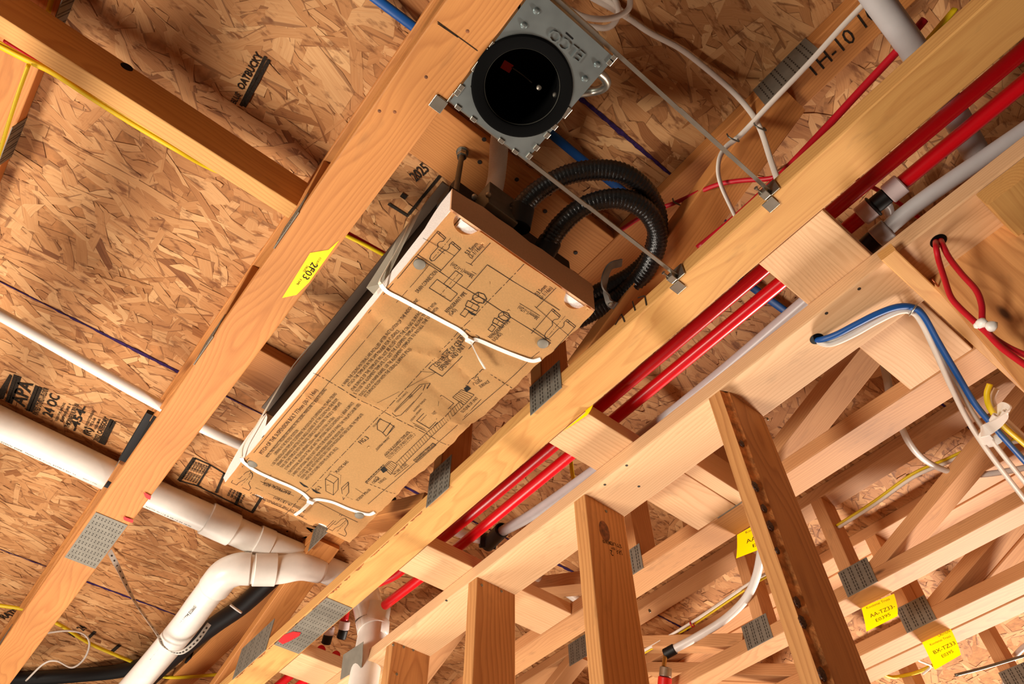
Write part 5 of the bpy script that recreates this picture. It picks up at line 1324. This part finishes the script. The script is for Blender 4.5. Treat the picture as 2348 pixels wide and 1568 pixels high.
for l in ((446, 1050, 410, 1102, 0.011), (446, 1050, 482, 1066, 0.006), (482, 1066, 452, 1114, 0.006), (410, 1102, 452, 1114, 0.005), (515, 1085, 495, 1130, 0.008), (560, 1110, 540, 1158, 0.009), (600, 1140, 578, 1175, 0.009), (482, 1066, 600, 1138, 0.005), (452, 1114, 580, 1176, 0.005)): ol(*l, b)
for i in range(6): ot('PANEL GRADE', 420 + i * 6, 1098 + i * 2, 447 + i * 6, 1058 + i * 2, 0.006, b)
for i in range(5): ot('SPAN 24', 525 + i * 7, 1138 + i * 4, 542 + i * 7, 1105 + i * 4, 0.007, b)
print_jobs.append(('table_stamp', b, PANEL[(0, 2)]))
b = 'low'
ot('APA 24', 170, 1462, 200, 1440, 0.03, b); ot('RATED', 10, 1420, 60, 1400, 0.03, b); ol(195, 1470, 218, 1448, 0.012, b); ol(250, 1500, 275, 1478, 0.014, b)
print_jobs.append(('grade_stamp', b, PANEL[(0, 3)]))

# ------------------------------------------------------------------ splice plates and marks under the chords
c = (at(237, 1168, 1.1195) + at(222, 1315, 1.1195)) / 2
sp1_ = plate('splice_plate', ((0.0706 + 0.1575) / 2 + 0.002, c.y, H - 0.0010), (0, 1, 0), (1, 0, 0), 0.225, 0.078, T1, nu=18, nv=9, sl=(0.004, 0.0028))
c2 = (at(758, 1383, 1.1195) + at(646, 1475, 1.1195)) / 2
sp2_ = plate('splice_plate', (0.724, c2.y, H - 0.0010), (0, 1, 0), (1, 0, 0), 0.30, 0.080, T2, nu=22, nv=9, sl=(0.004, 0.0024))
for nm, pts, par in (('paint_mark', ((283, 1184), (306, 1192), (304, 1199), (294, 1196), (284, 1192)), T1), ('paint_mark', ((329, 1129), (336, 1131), (347, 1138), (344, 1146), (334, 1141)), T1), ('paint_mark', ((638, 1470), (650, 1456), (672, 1448), (690, 1450), (686, 1458), (664, 1470), (648, 1477)), T2)):
    flat_poly(nm, [at(*p, 1.1167) for p in pts], 0.0003, REDP, par)
stroke(at(1003, 50, 1.1192), at(1095, 117, 1.1192), 0.0012, 'pen'); stroke(at(1003, 54, 1.1192), at(1050, 86, 1.1192), 0.0012, 'pen')
print_obj('pencil_line', 'pen', STAMP, T1C)
# inkjet marks on the pale truss' top chord underside
ztc = 1.4375
for s, x0, y0, x1, y1 in (('TH-10', 1862, 182, 1965, 90), ('10 HT', 1985, 65, 2090, -25)):
    text(s, at(x0, y0, ztc), at(x1, y1, ztc), 0.034, 'jet')
# hand lettering on the web by the hoses
for seg_ in (((1462, 683), (1478, 678)), ((1478, 678), (1482, 700)), ((1450, 690), (1456, 712)), ((1410, 745), (1425, 720)), ((1425, 720), (1432, 738))): stroke(atx(*seg_[0], 0.6785), atx(*seg_[1], 0.6785), 0.003, 'hand', nrm=(-1, 0, 0))
# grade stamp of the second stud (upside down)
for s, x0, y0, x1, y1, h in (('2', 1404, 1262, 1398, 1260, 0.014), ('STUD', 1424, 1249, 1396, 1240, 0.009), ('KD-HT', 1410, 1256, 1400, 1253, 0.006), ('WWP', 1400, 1240, 1380, 1233, 0.012), ('S-P-F', 1425, 1262, 1412, 1258, 0.012)):
    text(s, aty(x0, y0, 0.8736), aty(x1, y1, 0.8736), h, 'stud', nrm=(0, -1, 0))
# knot and nails on the studs
p = aty(1386, 1217, 0.8738); V, Fc = lathe_geo([(0.0, -0.0012), (0.006, -0.001), (0.016, -0.0004), (0.020, 0.0)], Matrix.Translation(p) @ Matrix.Rotation(-math.pi / 2, 4, 'X') @ Matrix.Diagonal((0.8, 1.35, 1, 1)), 24)
KN = plain('knot_wood', lin(124, 72, 36), 0.7, noise=0.5, nscale=90)
o = mesh_obj('knot', V, Fc, KN, STUDS[1], smooth=True)
for i, y, l in ((3, 1.660, ((902, 1478), (926, 1483), (948, 1490), (910, 1545))), (2, 1.276, ((1105, 1341), (1150, 1355))), (1, 0.874, ((1390, 1172), (1490, 1400))), (0, 0.467, ((1737, 920), (1760, 960)))):
    for (px, py) in l:
        p = aty(px, py, y - 0.0004); lathe('nail_head', [(0, -0.001), (0.0035, -0.0008), (0.004, 0.001)], p, p + Vector((0, 1, 0)), DULLST, STUDS[i], 10)
for (px, py) in ((1437, 1067), (1387, 1111), (1465, 1115), (1970, 662), (1895, 718), (1972, 759), (1024, 1377)):
    p = at(px, py, 1.0822); lathe('nail_head', [(0, -0.0006), (0.003, -0.0006), (0.0042, 0.0008)], p, p + Vector((0, 0, 1)), SLOT, tpt, 10)
for (px, py) in ((1320, 580), (1395, 615), (1250, 485), (1062, 350), (1100, 372), (1110, 320), (1185, 412), (1260, 445)):
    p = at(px, py, 1.4362); lathe('nail_hole', [(0, -0.0006), (0.004, -0.0006), (0.005, 0.0008)], p, p + Vector((0, 0, 1)), SLOT, PLANKS[0], 10)
for (px, py) in ((905, 257), (977, 177), (1072, 72), (870, 255)):
    p = at(px, py, 1.1195); lathe('knot', [(0, -0.0004), (0.0016, -0.0004), (0.0028, 0.0004)], p, p + Vector((0, 0, 1)), KN, T1C, 12)

# bark left along the lower left edge of the pale truss
BARKD = plain('dark_bark_patch', lin(150, 86, 38), 0.85, noise=0.6, nscale=180)
for k in range(16):
    y = 1.20 + k * 0.062 + random.uniform(-0.02, 0.02); l = random.uniform(0.03, 0.075); w = random.uniform(0.003, 0.010); m = 9
    lo = [Vector((0.6818, y + l * t / m, H - 0.0004)) for t in range(m + 1)]
    hi = [Vector((0.6822 + w * math.sin(math.pi * t / m) ** 0.6 * random.uniform(0.3, 1), y + l * t / m, H - 0.0004)) for t in range(m - 1, 0, -1)]
    flat_poly('bark_patch', lo + hi, 0.0003, BARKD, T2C)

flush_text()
for nm, bk, par in print_jobs: print_obj(nm, bk, STAMP, par)
print_obj('printed_figures', 'card', INK, carton, on_card)
V, Fc = BUCK.pop('emb'); o = mesh_obj('stamped_letters', V, Fc, GALV, lf)
bm = bmesh.new(); bm.from_mesh(o.data); bmesh.ops.remove_doubles(bm, verts=bm.verts[:], dist=1e-5)
r_ = bmesh.ops.extrude_face_region(bm, geom=bm.faces[:]); bmesh.ops.translate(bm, verts=[g for g in r_['geom'] if isinstance(g, bmesh.types.BMVert)], vec=(0, 0, -0.0022)); bmesh.ops.recalc_face_normals(bm, faces=bm.faces[:]); bm.to_mesh(o.data); bm.free()
print_obj('pipe_print', 'pipe', STAMP, dp)
for nm, bk, par, mt in (('inkjet_marks', 'jet', T2T, STAMP), ('hand_lettering', 'hand', T2, STAMP), ('grade_stamp', 'stud', STUDS[1], STAMP)): print_obj(nm, bk, mt, par)
for bk, par in (('tags', t1), ('tag1848', t4), ('tag2131', t5), ('tag1338', t3)): print_obj('tag_print', bk, INK, par)
